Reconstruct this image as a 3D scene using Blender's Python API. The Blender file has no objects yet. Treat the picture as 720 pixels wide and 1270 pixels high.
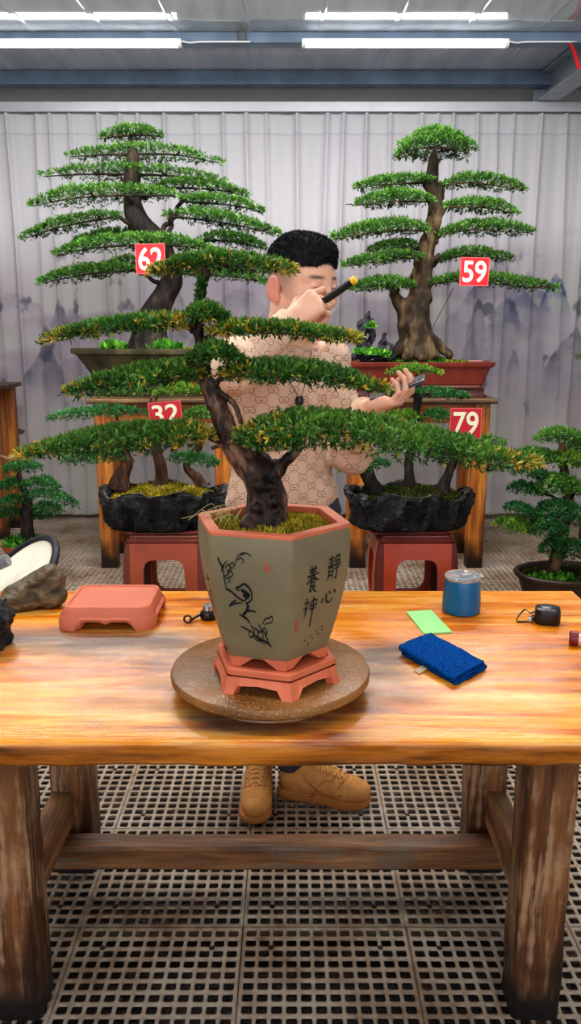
import bpy, math, random
import numpy as np
from mathutils import Vector, Matrix

rng = np.random.default_rng(7)
random.seed(7)
PI = math.pi
COL = bpy.context.scene.collection

# ------------------------------------------------------------------ camera
CAM_H, PITCH, FOC = 1.45, math.atan(0.225), 1000.0
cam_d = bpy.data.cameras.new('camera')
cam = bpy.data.objects.new('camera', cam_d)
COL.objects.link(cam)
cam.location = (0, 0, CAM_H)
cam.rotation_euler = (PI / 2 - PITCH, 0, 0)
cam_d.sensor_fit = 'VERTICAL'
cam_d.sensor_height = 36.0
cam_d.sensor_width = 36.0 * 720 / 1270
cam_d.lens = FOC / 1270 * 36.0
cam_d.clip_start = 0.05
bpy.context.scene.camera = cam
SP, CP = math.sin(PITCH), math.cos(PITCH)


def ray(px, py):
    u = py - 635.0
    return (px - 360.0), FOC * CP - u * SP, -FOC * SP - u * CP


def at(px, py, Y):
    """the point at depth Y that the photograph shows at px, py"""
    dx, dy, dz = ray(px, py)
    t = Y / dy
    return Vector((dx * t, Y, CAM_H + dz * t))


def onz(px, py, z):
    dx, dy, dz = ray(px, py)
    t = (z - CAM_H) / dz
    return Vector((dx * t, dy * t, z))


# ------------------------------------------------------------------ colour
def lin(c):
    c = c / 255.0
    return c / 12.92 if c <= 0.04045 else ((c + 0.055) / 1.055) ** 2.4


def rgb(r, g, b):
    return (lin(r), lin(g), lin(b), 1.0)


# ------------------------------------------------------------------ objects
ORG = {}


def link(o, parent=None):
    COL.objects.link(o)
    if parent is not None:
        o.parent = parent
        ORG[o.name] = ORG[parent.name]
    return o


def tag(o, label, cat, group=None, kind=None):
    if label:
        o['label'] = label
    if cat:
        o['category'] = cat
    if group:
        o['group'] = group
    if kind:
        o['kind'] = kind
    return o


def thing(name, loc, label, cat, group=None):
    o = bpy.data.objects.new(name, None)
    o.empty_display_size = 0.05
    COL.objects.link(o)
    o.location = loc
    ORG[o.name] = Vector(loc)
    return tag(o, label, cat, group)


def dup(root, delta, label, group=None):
    """copy a thing with its parts and their sub-parts, moved by delta"""
    r = root.copy()
    COL.objects.link(r)
    r.location = Vector(root.location) + Vector(delta)
    ORG[r.name] = Vector(r.location)
    if label:
        r['label'] = label
    if group:
        r['group'] = group
    for ch in list(root.children):
        c = ch.copy()
        COL.objects.link(c)
        c.parent = r
        ORG[c.name] = ORG[r.name]
        for g in list(ch.children):
            d = g.copy()
            COL.objects.link(d)
            d.parent = c
            ORG[d.name] = ORG[r.name]
    return r


def np_mesh(name, V, F, mat, parent=None, origin=None, smooth=True, tint=None, uv=None):
    """numpy arrays -> ONE mesh object. F: (n,k) array of equal-size faces"""
    V = np.asarray(V, dtype=np.float64)
    F = np.asarray(F, dtype=np.int32)
    o3 = ORG[parent.name] if parent is not None else Vector(origin if origin is not None else (0, 0, 0))
    me = bpy.data.meshes.new(name)
    n, k = F.shape
    me.vertices.add(len(V))
    me.vertices.foreach_set('co', (V - np.array(o3)).astype(np.float32).ravel())
    me.loops.add(n * k)
    me.loops.foreach_set('vertex_index', F.ravel())
    me.polygons.add(n)
    me.polygons.foreach_set('loop_start', np.arange(0, n * k, k, dtype=np.int32))
    me.polygons.foreach_set('loop_total', np.full(n, k, dtype=np.int32))
    if smooth:
        me.polygons.foreach_set('use_smooth', np.ones(n, dtype=bool))
    if tint is not None:
        at_ = me.color_attributes.new('tint', 'FLOAT_COLOR', 'POINT')
        t4 = np.ones((len(V), 4), dtype=np.float32)
        t4[:, :3] = tint
        at_.data.foreach_set('color', t4.ravel())
    if uv is not None:
        ul = me.uv_layers.new(name='pattern')
        ul.data.foreach_set('uv', np.asarray(uv, dtype=np.float32)[F.ravel()].ravel())
    me.update(calc_edges=True)
    me.validate()
    if mat is not None:
        me.materials.append(mat)
    o = bpy.data.objects.new(name, me)
    link(o, parent)
    if parent is None:
        o.location = o3
        ORG[o.name] = o3
    return o


class MB:
    """collects shapes, links them as ONE mesh object"""

    def __init__(self):
        self.v, self.f = [], []

    def add(self, vs, fs):
        b = len(self.v)
        self.v += [Vector(p) for p in vs]
        self.f += [tuple(i + b for i in f) for f in fs]
        return self

    def box(self, x0, x1, y0, y1, z0, z1, M=None):
        vs = [(x, y, z) for z in (z0, z1) for y in (y0, y1) for x in (x0, x1)]
        if M is not None:
            vs = [M @ Vector(p) for p in vs]
        return self.add(vs, [(0, 2, 3, 1), (4, 5, 7, 6), (0, 1, 5, 4), (2, 6, 7, 3), (0, 4, 6, 2), (1, 3, 7, 5)])

    def loft(self, rings, cap0=True, cap1=True, closed=True):
        n = len(rings[0])
        b = len(self.v)
        for r in rings:
            self.v += [Vector(p) for p in r]
        m = n if closed else n - 1
        for i in range(len(rings) - 1):
            for j in range(m):
                a, c = b + i * n + j, b + i * n + (j + 1) % n
                self.f.append((a, c, c + n, a + n))
        if cap0:
            self.f.append(tuple(b + j for j in range(n - 1, -1, -1)))
        if cap1:
            e = b + (len(rings) - 1) * n
            self.f.append(tuple(e + j for j in range(n)))
        return self

    def tube(self, pts, radii, seg=10, cap=True, flat=1.0):
        pts = [Vector(p) for p in pts]
        if not hasattr(radii, '__len__'):
            radii = [radii] * len(pts)
        rings, N = [], None
        for i, p in enumerate(pts):
            t = (pts[min(i + 1, len(pts) - 1)] - pts[max(i - 1, 0)])
            t = t.normalized() if t.length > 1e-9 else Vector((0, 0, 1))
            if N is None:
                N = t.orthogonal().normalized()
            N = (N - t * N.dot(t))
            N = N.normalized() if N.length > 1e-6 else t.orthogonal().normalized()
            B = t.cross(N)
            rings.append([p + (N * math.cos(2 * PI * k / seg) + B * math.sin(2 * PI * k / seg) * flat) * radii[i] for k in range(seg)])
        return self.loft(rings, cap, cap)

    def lathe(self, prof, c, seg=40, M=None, sx=1.0, sy=1.0, cap0=True, cap1=True):
        rings = []
        for r, z in prof:
            ring = []
            for k in range(seg):
                a = 2 * PI * k / seg
                p = Vector((r * math.cos(a) * sx, r * math.sin(a) * sy, z))
                if M is not None:
                    p = M @ p
                ring.append(p + Vector(c))
            rings.append(ring)
        return self.loft(rings, cap0, cap1)

    def prism(self, poly, f0, f1):
        """poly of 2-D points mapped by f0 / f1 to the two end faces"""
        return self.loft([[f0(p) for p in poly], [f1(p) for p in poly]])

    def build(self, name, mat, parent=None, origin=None, smooth=False, bevel=0.0, segs=2, subsurf=0, angle=35):
        o3 = ORG[parent.name] if parent is not None else Vector(origin if origin is not None else (0, 0, 0))
        me = bpy.data.meshes.new(name)
        me.from_pydata([p - o3 for p in self.v], [], self.f)
        me.update()
        if smooth:
            me.polygons.foreach_set('use_smooth', np.ones(len(me.polygons), dtype=bool))
            if smooth == 'auto':
                me.set_sharp_from_angle(angle=math.radians(angle))
        if mat is not None:
            me.materials.append(mat)
        o = bpy.data.objects.new(name, me)
        link(o, parent)
        if parent is None:
            o.location = o3
            ORG[o.name] = o3
        if bevel:
            b = o.modifiers.new('bevel', 'BEVEL')
            b.width, b.segments, b.limit_method, b.angle_limit = bevel, segs, 'ANGLE', math.radians(40)
        if subsurf:
            s = o.modifiers.new('subsurf', 'SUBSURF')
            s.levels = s.render_levels = subsurf
        return o


def spline(pts, n=8):
    """Catmull-Rom through pts"""
    P = [np.array(p, dtype=float) for p in pts]
    out = []
    for i in range(len(P) - 1):
        p0, p1, p2, p3 = P[max(i - 1, 0)], P[i], P[i + 1], P[min(i + 2, len(P) - 1)]
        for k in range(n):
            t = k / n
            out.append(0.5 * (2 * p1 + (p2 - p0) * t + (2 * p0 - 5 * p1 + 4 * p2 - p3) * t * t + (3 * p1 - p0 - 3 * p2 + p3) * t ** 3))
    out.append(P[-1])
    return out


def vnoise(P, scale, seed=0):
    seed = int(seed * 10)

    Q = np.asarray(P, dtype=np.float64) * scale + seed * 17.31
    i = np.floor(Q).astype(np.int64)
    f = Q - i
    f = f * f * (3 - 2 * f)

    def h(a, b, c):
        n = (a * 374761393 + b * 668265263 + c * 2147483647 + seed * 144269) & 0x7FFFFFFF
        n = (n ^ (n >> 13)) * 1274126177 & 0x7FFFFFFF
        return ((n ^ (n >> 16)) & 0xFFFF) / 32767.5 - 1.0
    r = 0
    for dx in (0, 1):
        for dy in (0, 1):
            for dz in (0, 1):
                w = (f[:, 0] if dx else 1 - f[:, 0]) * (f[:, 1] if dy else 1 - f[:, 1]) * (f[:, 2] if dz else 1 - f[:, 2])
                r = r + w * h(i[:, 0] + dx, i[:, 1] + dy, i[:, 2] + dz)
    return r


def fbm(P, scale, seed=0, octv=3):
    r, a = 0, 1.0
    for k in range(octv):
        r = r + a * vnoise(P, scale * 2 ** k, seed + k)
        a *= 0.5
    return r


# ------------------------------------------------------------------ signed-distance modelling -> one smooth surface
class SDF:
    def __init__(self, lo, hi, vox):
        self.lo, self.vox = np.array(lo, dtype=float), vox
        self.n = np.ceil((np.array(hi, dtype=float) - self.lo) / vox).astype(int) + 1
        self.F = np.full(self.n, 0.5, dtype=np.float32)

    def _sub(self, lo, hi):
        a = np.clip(np.floor((np.array(lo) - self.lo) / self.vox).astype(int), 0, self.n)
        b = np.clip(np.ceil((np.array(hi) - self.lo) / self.vox).astype(int) + 1, 0, self.n)
        if np.any(b <= a):
            return None
        sl = tuple(slice(a[k], b[k]) for k in range(3))
        ax = [self.lo[k] + np.arange(a[k], b[k]) * self.vox for k in range(3)]
        X, Y, Z = np.meshgrid(*ax, indexing='ij')
        return sl, X, Y, Z

    def _merge(self, sl, d, k, sub):
        f = self.F[sl]
        if sub:
            d = -d
            h = np.maximum(k - np.abs(f - d), 0) / max(k, 1e-6)
            self.F[sl] = np.maximum(f, d) + h * h * k / 4
        else:
            h = np.maximum(k - np.abs(f - d), 0) / max(k, 1e-6)
            self.F[sl] = np.minimum(f, d) - h * h * k / 4

    def cone(self, a, b, ra, rb, k=0.01, sub=False):
        a, b = np.array(a, dtype=float), np.array(b, dtype=float)
        m = max(ra, rb) + k + 4 * self.vox
        s = self._sub(np.minimum(a, b) - m, np.maximum(a, b) + m)
        if s is None:
            return self
        sl, X, Y, Z = s
        ab = b - a
        L2 = max(float(ab @ ab), 1e-12)
        t = np.clip(((X - a[0]) * ab[0] + (Y - a[1]) * ab[1] + (Z - a[2]) * ab[2]) / L2, 0, 1)
        d = np.sqrt((X - a[0] - t * ab[0]) ** 2 + (Y - a[1] - t * ab[1]) ** 2 + (Z - a[2] - t * ab[2]) ** 2) - (ra + (rb - ra) * t)
        self._merge(sl, d, k, sub)
        return self

    def ell(self, c, r, R=None, k=0.01, sub=False):
        c, r = np.array(c, dtype=float), np.array(r, dtype=float)
        m = r.max() + k + 4 * self.vox
        s = self._sub(c - m, c + m)
        if s is None:
            return self
        sl, X, Y, Z = s
        D = np.stack([X - c[0], Y - c[1], Z - c[2]], -1)
        if R is not None:
            D = D @ np.array(R)           # columns of R are the local axes
        k0 = np.sqrt(((D / r) ** 2).sum(-1))
        k1 = np.sqrt(((D / (r * r)) ** 2).sum(-1)) + 1e-9
        self._merge(sl, k0 * (k0 - 1) / k1, k, sub)
        return self

    def cut(self, p, n, k=0.004):
        """remove everything on the side of the plane that n points to"""
        n = np.array(n, dtype=float)
        n /= np.linalg.norm(n)
        ax = [self.lo[j] + np.arange(self.n[j]) * self.vox for j in range(3)]
        d = ((ax[0] - p[0]) * n[0])[:, None, None] + ((ax[1] - p[1]) * n[1])[None, :, None] + ((ax[2] - p[2]) * n[2])[None, None, :]
        h = np.maximum(k - np.abs(self.F - d), 0) / k
        self.F = (np.maximum(self.F, d) + h * h * k / 4).astype(np.float32)
        return self

    def points(self):
        ax = [self.lo[j] + np.arange(self.n[j]) * self.vox for j in range(3)]
        return np.stack(np.meshgrid(*ax, indexing='ij'), -1).reshape(-1, 3)

    def mesh(self, smooth=1):
        F = self.F
        S = F < 0
        nx, ny, nz = np.array(F.shape) - 1
        cnt = np.zeros((nx, ny, nz), dtype=np.int8)
        for i in (0, 1):
            for j in (0, 1):
                for k in (0, 1):
                    cnt += S[i:nx + i, j:ny + j, k:nz + k]
        act = (cnt > 0) & (cnt < 8)
        idx = np.full((nx, ny, nz), -1, dtype=np.int64)
        C = np.argwhere(act)
        idx[act] = np.arange(len(C))
        acc, num = np.zeros((len(C), 3)), np.zeros(len(C))
        cor = [(i, j, k) for i in (0, 1) for j in (0, 1) for k in (0, 1)]
        for a in cor:
            for ax in range(3):
                if a[ax]:
                    continue
                b = list(a)
                b[ax] = 1
                fa = F[C[:, 0] + a[0], C[:, 1] + a[1], C[:, 2] + a[2]]
                fb = F[C[:, 0] + b[0], C[:, 1] + b[1], C[:, 2] + b[2]]
                m = (fa < 0) != (fb < 0)
                t = np.where(m, fa / np.where(m, fa - fb, 1), 0)
                p = np.tile(np.array(a, dtype=float), (len(C), 1))
                p[:, ax] += t
                acc += p * m[:, None]
                num += m
        V = self.lo + (C + acc / np.maximum(num, 1)[:, None]) * self.vox
        Q = []
        for ax in range(3):
            o1, o2 = (ax + 1) % 3, (ax + 2) % 3
            sa = [slice(None)] * 3
            sb = [slice(None)] * 3
            sa[ax], sb[ax] = slice(0, -1), slice(1, None)
            A, B = S[tuple(sa)], S[tuple(sb)]
            E = np.argwhere(A != B)
            lim = np.array([nx, ny, nz])
            ok = (E[:, o1] > 0) & (E[:, o2] > 0) & (E[:, o1] < lim[o1]) & (E[:, o2] < lim[o2]) & (E[:, ax] < lim[ax])
            E = E[ok]
            q = []
            for d1, d2 in ((1, 1), (0, 1), (0, 0), (1, 0)):
                c = E.copy()
                c[:, o1] -= d1
                c[:, o2] -= d2
                q.append(idx[c[:, 0], c[:, 1], c[:, 2]])
            q = np.stack(q, 1)
            flip = ~A[E[:, 0], E[:, 1], E[:, 2]]
            q[flip] = q[flip][:, ::-1]
            Q.append(q)
        Q = np.concatenate(Q)
        for _ in range(smooth):
            s, c = np.zeros_like(V), np.zeros(len(V))
            for i in range(4):
                a, b = Q[:, i], Q[:, (i + 1) % 4]
                np.add.at(s, a, V[b])
                np.add.at(s, b, V[a])
                np.add.at(c, a, 1)
                np.add.at(c, b, 1)
            V = 0.4 * V + 0.6 * s / np.maximum(c, 1)[:, None]
        return V, Q


def vnormals(V, Q):
    n = np.cross(V[Q[:, 2]] - V[Q[:, 0]], V[Q[:, 3]] - V[Q[:, 1]])
    N = np.zeros_like(V)
    for i in range(4):
        np.add.at(N, Q[:, i], n)
    return N / (np.linalg.norm(N, axis=1, keepdims=True) + 1e-12)
# ------------------------------------------------------------------ node materials
class X:
    """a socket with arithmetic"""

    def __init__(self, nt, s):
        self.nt, self.s = nt, s

    def _m(self, op, *o):
        n = self.nt.nodes.new('ShaderNodeMath')
        n.operation = op
        for i, a in enumerate((self,) + o):
            if isinstance(a, X):
                self.nt.links.new(a.s, n.inputs[i])
            else:
                n.inputs[i].default_value = a
        return X(self.nt, n.outputs[0])

    def __add__(self, o): return self._m('ADD', o)
    def __sub__(self, o): return self._m('SUBTRACT', o)
    def __mul__(self, o): return self._m('MULTIPLY', o)
    def __truediv__(self, o): return self._m('DIVIDE', o)
    def abs(self): return self._m('ABSOLUTE')
    def fract(self): return self._m('FRACT')
    def sqrt(self): return self._m('SQRT')
    def lt(self, o): return self._m('LESS_THAN', o)
    def gt(self, o): return self._m('GREATER_THAN', o)
    def max(self, o): return self._m('MAXIMUM', o)
    def min(self, o): return self._m('MINIMUM', o)
    def sin(self): return self._m('SINE')

    def ss(self, a, b):
        n = self.nt.nodes.new('ShaderNodeMapRange')
        n.interpolation_type = 'SMOOTHSTEP'
        self.nt.links.new(self.s, n.inputs[0])
        n.inputs[1].default_value, n.inputs[2].default_value = a, b
        return X(self.nt, n.outputs[0])


class Mat:
    def __init__(self, name, rough=0.5, spec=0.5, metal=0.0):
        self.m = bpy.data.materials.new(name)
        self.m.use_nodes = True
        self.nt = self.m.node_tree
        self.b = self.nt.nodes['Principled BSDF']
        self.b.inputs['Roughness'].default_value = rough
        self.b.inputs['Specular IOR Level'].default_value = spec
        self.b.inputs['Metallic'].default_value = metal
        tc = self.nt.nodes.new('ShaderNodeTexCoord')
        self.obj = tc.outputs['Object']
        self.tc = tc

    def lk(self, a, b):
        self.nt.links.new(a.s if isinstance(a, X) else a, b)

    def map(self, scale=(1, 1, 1), rot=(0, 0, 0), src=None):
        n = self.nt.nodes.new('ShaderNodeMapping')
        n.inputs['Scale'].default_value = scale
        n.inputs['Rotation'].default_value = rot
        self.lk(src or self.obj, n.inputs['Vector'])
        return n.outputs[0]

    def noise(self, scale, detail=4, rough=0.55, vec=None, dist=0.0):
        n = self.nt.nodes.new('ShaderNodeTexNoise')
        n.inputs['Scale'].default_value = scale
        n.inputs['Detail'].default_value = detail
        n.inputs['Roughness'].default_value = rough
        n.inputs['Distortion'].default_value = dist
        self.lk(vec or self.obj, n.inputs['Vector'])
        return (X(self.nt, n.outputs['Fac']) - 0.5) * 1.6 + 0.5

    def voro(self, scale, vec=None, feature='F1'):
        n = self.nt.nodes.new('ShaderNodeTexVoronoi')
        n.feature = feature
        n.inputs['Scale'].default_value = scale
        self.lk(vec or self.obj, n.inputs['Vector'])
        return X(self.nt, n.outputs['Distance'])

    def ramp(self, fac, stops):
        n = self.nt.nodes.new('ShaderNodeValToRGB')
        e = n.color_ramp.elements
        while len(e) < len(stops):
            e.new(0.5)
        for i, (p, c) in enumerate(stops):
            e[i].position = p
            e[i].color = c
        self.lk(fac, n.inputs[0])
        return n.outputs[0]

    def mix(self, fac, a, b, mode='MIX'):
        n = self.nt.nodes.new('ShaderNodeMix')
        n.data_type = 'RGBA'
        n.blend_type = mode
        for s, v in ((n.inputs[0], fac), (n.inputs[6], a), (n.inputs[7], b)):
            if isinstance(v, (X, bpy.types.NodeSocket)):
                self.lk(v, s)
            else:
                s.default_value = v
        return n.outputs[2]

    def xyz(self, src=None):
        n = self.nt.nodes.new('ShaderNodeSeparateXYZ')
        self.lk(src or self.obj, n.inputs[0])
        return tuple(X(self.nt, o) for o in n.outputs)

    def attr(self, name='tint'):
        n = self.nt.nodes.new('ShaderNodeAttribute')
        n.attribute_name = name
        return n.outputs['Color']

    def color(self, c):
        if isinstance(c, tuple):
            self.b.inputs['Base Color'].default_value = c
        else:
            self.lk(c, self.b.inputs['Base Color'])
        return self

    def rough(self, x):
        self.lk(x, self.b.inputs['Roughness'])
        return self

    def bump(self, h, strength=0.3, dist=0.01):
        n = self.nt.nodes.new('ShaderNodeBump')
        n.inputs['Strength'].default_value = strength
        n.inputs['Distance'].default_value = dist
        self.lk(h, n.inputs['Height'])
        self.lk(n.outputs[0], self.b.inputs['Normal'])
        return self

    def translucent(self, amount, col):
        t = self.nt.nodes.new('ShaderNodeBsdfTranslucent')
        if isinstance(col, tuple):
            t.inputs[0].default_value = col
        else:
            self.lk(col, t.inputs[0])
        mx = self.nt.nodes.new('ShaderNodeMixShader')
        mx.inputs[0].default_value = amount
        self.lk(self.b.outputs[0], mx.inputs[1])
        self.lk(t.outputs[0], mx.inputs[2])
        out = next(n for n in self.nt.nodes if n.type == 'OUTPUT_MATERIAL')
        self.lk(mx.outputs[0], out.inputs[0])
        return self


def plain(name, c, rough=0.5, spec=0.5, metal=0.0, var=0.12, scale=30.0, bump=0.0):
    """a plain colour with a little procedural mottling"""
    k = Mat(name, rough, spec, metal)
    n = k.noise(scale, 5)
    d = tuple(x * (1 - var) for x in c[:3]) + (1,)
    l = tuple(min(1, x * (1 + var)) for x in c[:3]) + (1,)
    k.color(k.ramp(n, [(0.3, d), (0.7, l)]))
    if bump:
        k.bump(n, bump, 0.004)
    return k.m


def wood(name, dark, mid, light, axis=0, scale=6.0, rough=0.35, wear=None, wear_amt=0.0, bump=0.25, foot=None):
    k = Mat(name, rough, 0.5)
    sc = [9.0, 9.0, 9.0]
    sc[axis] = 0.7
    v = k.map(tuple(sc))
    g = k.noise(scale / 3, 6, 0.6, v, 0.6)
    fine = k.noise(scale * 3, 4, 0.6, v)
    col = k.ramp(g, [(0.28, dark), (0.5, mid), (0.75, light)])
    col = k.mix(fine.ss(0.35, 0.7) * 0.35, col, dark, 'MIX')
    if wear is not None:
        w = k.noise(3.2, 5, 0.65, k.map((1.6, 1.6, 1.6)))
        sc2 = [22.0, 22.0, 22.0]
        sc2[axis] = 1.6
        w2 = k.noise(3.0, 3, 0.6, k.map(tuple(sc2)))
        col = k.mix((w * 0.5 + w2 * 0.5).ss(0.62 - wear_amt * 0.25, 0.72 - wear_amt * 0.1) * 0.75, col, wear)
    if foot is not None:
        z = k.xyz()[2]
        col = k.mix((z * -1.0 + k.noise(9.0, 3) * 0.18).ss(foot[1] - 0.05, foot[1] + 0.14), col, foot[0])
    k.color(col)
    k.bump(fine * 0.6 + g * 0.4, bump, 0.004)
    return k.m


def tinted(name, rough=0.5, spec=0.4, bump=None, trans=0.0, mott=0.0):
    k = Mat(name, rough, spec)
    c = k.attr()
    if mott:
        c = k.mix(k.noise(60, 4).ss(0.3, 0.7) * mott, c, (0.02, 0.015, 0.01, 1))
    k.color(c)
    if bump:
        k.bump(k.noise(bump[0], 5), bump[1], bump[2])
    if trans:
        k.translucent(trans, c)
    return k.m


MT = {}
MT['leaf'] = tinted('glossy_leaf', 0.38, 0.45, trans=0.22)
MT['leaf_far'] = tinted('leaf', 0.5, 0.35, trans=0.22)
MT['moss'] = tinted('moss', 0.85, 0.2)
# bark
def bark(name, d, m, l, sc=60, vs=(1, 1, 0.35), rough=0.75):
    k = Mat(name, rough, 0.3)
    v = k.map(vs)
    a = k.noise(sc, 7, 0.65, v, 0.4)
    b = k.noise(sc / 5, 4, 0.6, v)
    k.color(k.ramp(a * 0.55 + b * 0.45, [(0.33, d), (0.5, m), (0.68, l)]))
    k.bump(a * 0.6 + k.voro(sc * 0.9, v) * 0.5, 0.7, 0.006)
    return k.m


MT['bark_front'] = bark('dark_wet_bark', rgb(14, 10, 10), rgb(66, 46, 38), rgb(150, 110, 88), 60, rough=0.5)
MT['bark_grey'] = bark('grey_brown_bark', rgb(22, 17, 13), rgb(66, 52, 36), rgb(128, 106, 76), 16)
MT['bark_dark'] = bark('dark_bark', rgb(18, 16, 16), rgb(48, 40, 36), rgb(92, 76, 62), 20)
MT['bark_brown'] = bark('brown_bark', rgb(40, 26, 20), rgb(86, 58, 42), rgb(140, 104, 80), 26)
MT['twig'] = plain('twig', rgb(38, 28, 24), 0.8, 0.2)
MT['twig_light'] = plain('pale_twig', rgb(120, 96, 66), 0.8, 0.2)
# clay, ceramics
MT['pink_clay'] = plain('pink_clay', rgb(200, 112, 86), 0.6, 0.35, var=0.05, scale=12, bump=0.05)
MT['pink_clay2'] = plain('orange_pink_clay', rgb(200, 108, 76), 0.55, 0.4, var=0.06, scale=14, bump=0.05)
MT['pot_olive'] = plain('olive_grey_clay', rgb(126, 113, 86), 0.45, 0.45, var=0.12, scale=7, bump=0.05)
MT['ink'] = plain('black_ink', rgb(26, 28, 34), 0.6, 0.3)
MT['seal'] = plain('red_seal_ink', rgb(205, 70, 62), 0.6, 0.3)
k = Mat('speckled_brown_turntable', 0.22, 0.5)
sp = k.noise(260, 2, 0.5)
base = k.ramp(k.noise(6, 5), [(0.3, rgb(108, 70, 34)), (0.7, rgb(150, 102, 54))])
k.color(k.mix(sp.ss(0.62, 0.74) * 0.7, base, rgb(176, 140, 96)))
k.rough(k.noise(14, 4).ss(0.2, 0.9) * 0.3 + 0.25)
k.bump(k.noise(160, 3), 0.35, 0.002)
MT['turntable'] = k.m
MT['red_brown_pot'] = plain('red_brown_clay', rgb(122, 50, 38), 0.38, 0.5, var=0.14, scale=10)
MT['red_brown_dark'] = plain('dark_red_brown_clay', rgb(84, 40, 34), 0.42, 0.5, var=0.12, scale=10)
MT['green_grey_pot'] = plain('weathered_green_grey_clay', rgb(74, 68, 46), 0.7, 0.3, var=0.4, scale=9, bump=0.25)
MT['terracotta'] = plain('terracotta', rgb(162, 82, 58), 0.7, 0.3, var=0.12, scale=16, bump=0.1)
MT['brown_pot'] = plain('dark_brown_glaze', rgb(66, 46, 36), 0.4, 0.5, var=0.15, scale=10)
k = Mat('black_lava_rock', 0.2, 0.6)
k.color(k.ramp(k.noise(26, 6, 0.65), [(0.4, rgb(8, 8, 10)), (0.65, rgb(26, 26, 30)), (0.9, rgb(80, 78, 78))]))
k.bump(k.noise(42, 6, 0.7), 0.8, 0.02)
MT['lava'] = k.m
k = Mat('grey_lava_rim', 0.7, 0.3)
k.color(k.ramp(k.noise(40, 6, 0.65), [(0.35, rgb(38, 37, 38)), (0.7, rgb(98, 94, 90))]))
k.bump(k.noise(60, 5), 0.6, 0.015)
MT['lava_rim'] = k.m
k = Mat('brown_layered_stone', 0.55, 0.45)
vv = k.map((7, 7, 22), (0.0, 0.67, 0.0))
k.color(k.ramp(k.noise(2.5, 7, 0.65, vv, 0.8), [(0.25, rgb(46, 38, 26)), (0.52, rgb(98, 82, 58)), (0.8, rgb(142, 124, 96))]))
k.bump(k.noise(3.2, 7, 0.7, vv, 0.6), 0.6, 0.008)
MT['stone'] = k.m
# woods
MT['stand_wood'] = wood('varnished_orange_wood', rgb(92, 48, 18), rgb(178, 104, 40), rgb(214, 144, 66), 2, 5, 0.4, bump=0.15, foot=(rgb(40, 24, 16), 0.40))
MT['stand_rail'] = wood('varnished_orange_rail', rgb(96, 52, 22), rgb(172, 98, 38), rgb(206, 134, 60), 0, 5, 0.42, bump=0.15)
MT['stand_top'] = wood('dark_brown_board', rgb(56, 40, 28), rgb(98, 72, 46), rgb(140, 108, 70), 0, 5, 0.5, bump=0.2)
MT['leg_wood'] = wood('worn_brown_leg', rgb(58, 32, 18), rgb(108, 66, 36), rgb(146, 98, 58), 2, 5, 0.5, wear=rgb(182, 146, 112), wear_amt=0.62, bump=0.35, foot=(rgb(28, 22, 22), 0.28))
MT['rail_wood'] = wood('worn_brown_rail', rgb(72, 44, 24), rgb(126, 84, 50), rgb(164, 122, 82), 0, 5, 0.55, wear=rgb(112, 98, 84), wear_amt=0.5, bump=0.3)
MT['side_rail_wood'] = wood('worn_brown_side_rail', rgb(84, 52, 30), rgb(140, 96, 60), rgb(176, 130, 92), 1, 5, 0.55, wear=rgb(96, 88, 52), wear_amt=0.4, bump=0.3)
MT['red_stool'] = plain('red_lacquer', rgb(166, 62, 34), 0.28, 0.5, var=0.12, scale=8)
MT['red_stool_dark'] = plain('dark_red_lacquer', rgb(96, 40, 34), 0.28, 0.5, var=0.15, scale=8)
MT['tan_stool'] = plain('red_brown_lacquer', rgb(172, 84, 58), 0.35, 0.5, var=0.1, scale=8)
MT['tan_stool_dark'] = plain('dark_red_brown_lacquer', rgb(118, 62, 50), 0.35, 0.5, var=0.1, scale=8)
# the table board: orange varnish along the grain, grey where it has worn through
k = Mat('orange_varnished_board', 0.2, 0.5)
v = k.map((0.75, 9, 9))
g = k.noise(2.0, 7, 0.62, v, 0.9)
fine = k.noise(16.0, 4, 0.6, v)
col = k.ramp(g, [(0.25, rgb(150, 70, 4)), (0.42, rgb(212, 118, 12)), (0.56, rgb(230, 148, 36)), (0.74, rgb(236, 176, 84))])
col = k.mix(fine.ss(0.5, 0.75) * 0.35, col, rgb(140, 72, 22))
pale = k.noise(1.7, 5, 0.65, k.map((1.0, 6.0, 6.0)))
col = k.mix(pale.ss(0.56, 0.72) * 0.4, col, rgb(230, 190, 132))
x, y, z = k.xyz()
lo = k.noise(2.3, 5, 0.6, k.map((1.3, 4, 4)))
wv = k.noise(1.6, 5, 0.6, k.map((1.2, 2.0, 2.0)))
band = (y - 0.02 + (lo - 0.5) * 0.16).abs().ss(0.15, 0.05) * (x + 0.12).ss(0.1, -0.12)
front = ((y + 0.27).abs().ss(0.17, 0.06)) * ((x + 0.02 + (wv - 0.5) * 0.5).abs().ss(0.34, 0.14))
mid = ((y + 0.12 + (wv - 0.5) * 0.1).abs().ss(0.2, 0.08)) * ((x - 0.24 + (wv - 0.5) * 0.2).abs().ss(0.13, 0.03))
wear = (band.max(front)).max(mid) * (lo * 1.7)
col = k.mix(wear.min(1.0) * 0.88, col, k.ramp(fine * 0.6 + g * 0.4, [(0.2, rgb(36, 32, 31)), (0.8, rgb(104, 90, 82))]))
# darker streaked brown below the top face
edge = z.ss(-0.004, -0.014)
ecol = k.ramp(k.noise(2.2, 6, 0.6, k.map((1.4, 6, 14))), [(0.3, rgb(84, 48, 14)), (0.5, rgb(150, 86, 22)), (0.72, rgb(190, 118, 38))])
col = k.mix(edge, col, ecol)
k.color(col)
k.rough(k.noise(5.0, 5, 0.6, k.map((1, 4, 4))).ss(0.25, 0.8) * 0.28 + 0.1 + wear * 0.1)
k.bump(fine * 0.5 + g * 0.5, 0.25, 0.004)
MT['table_top'] = k.m
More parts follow.
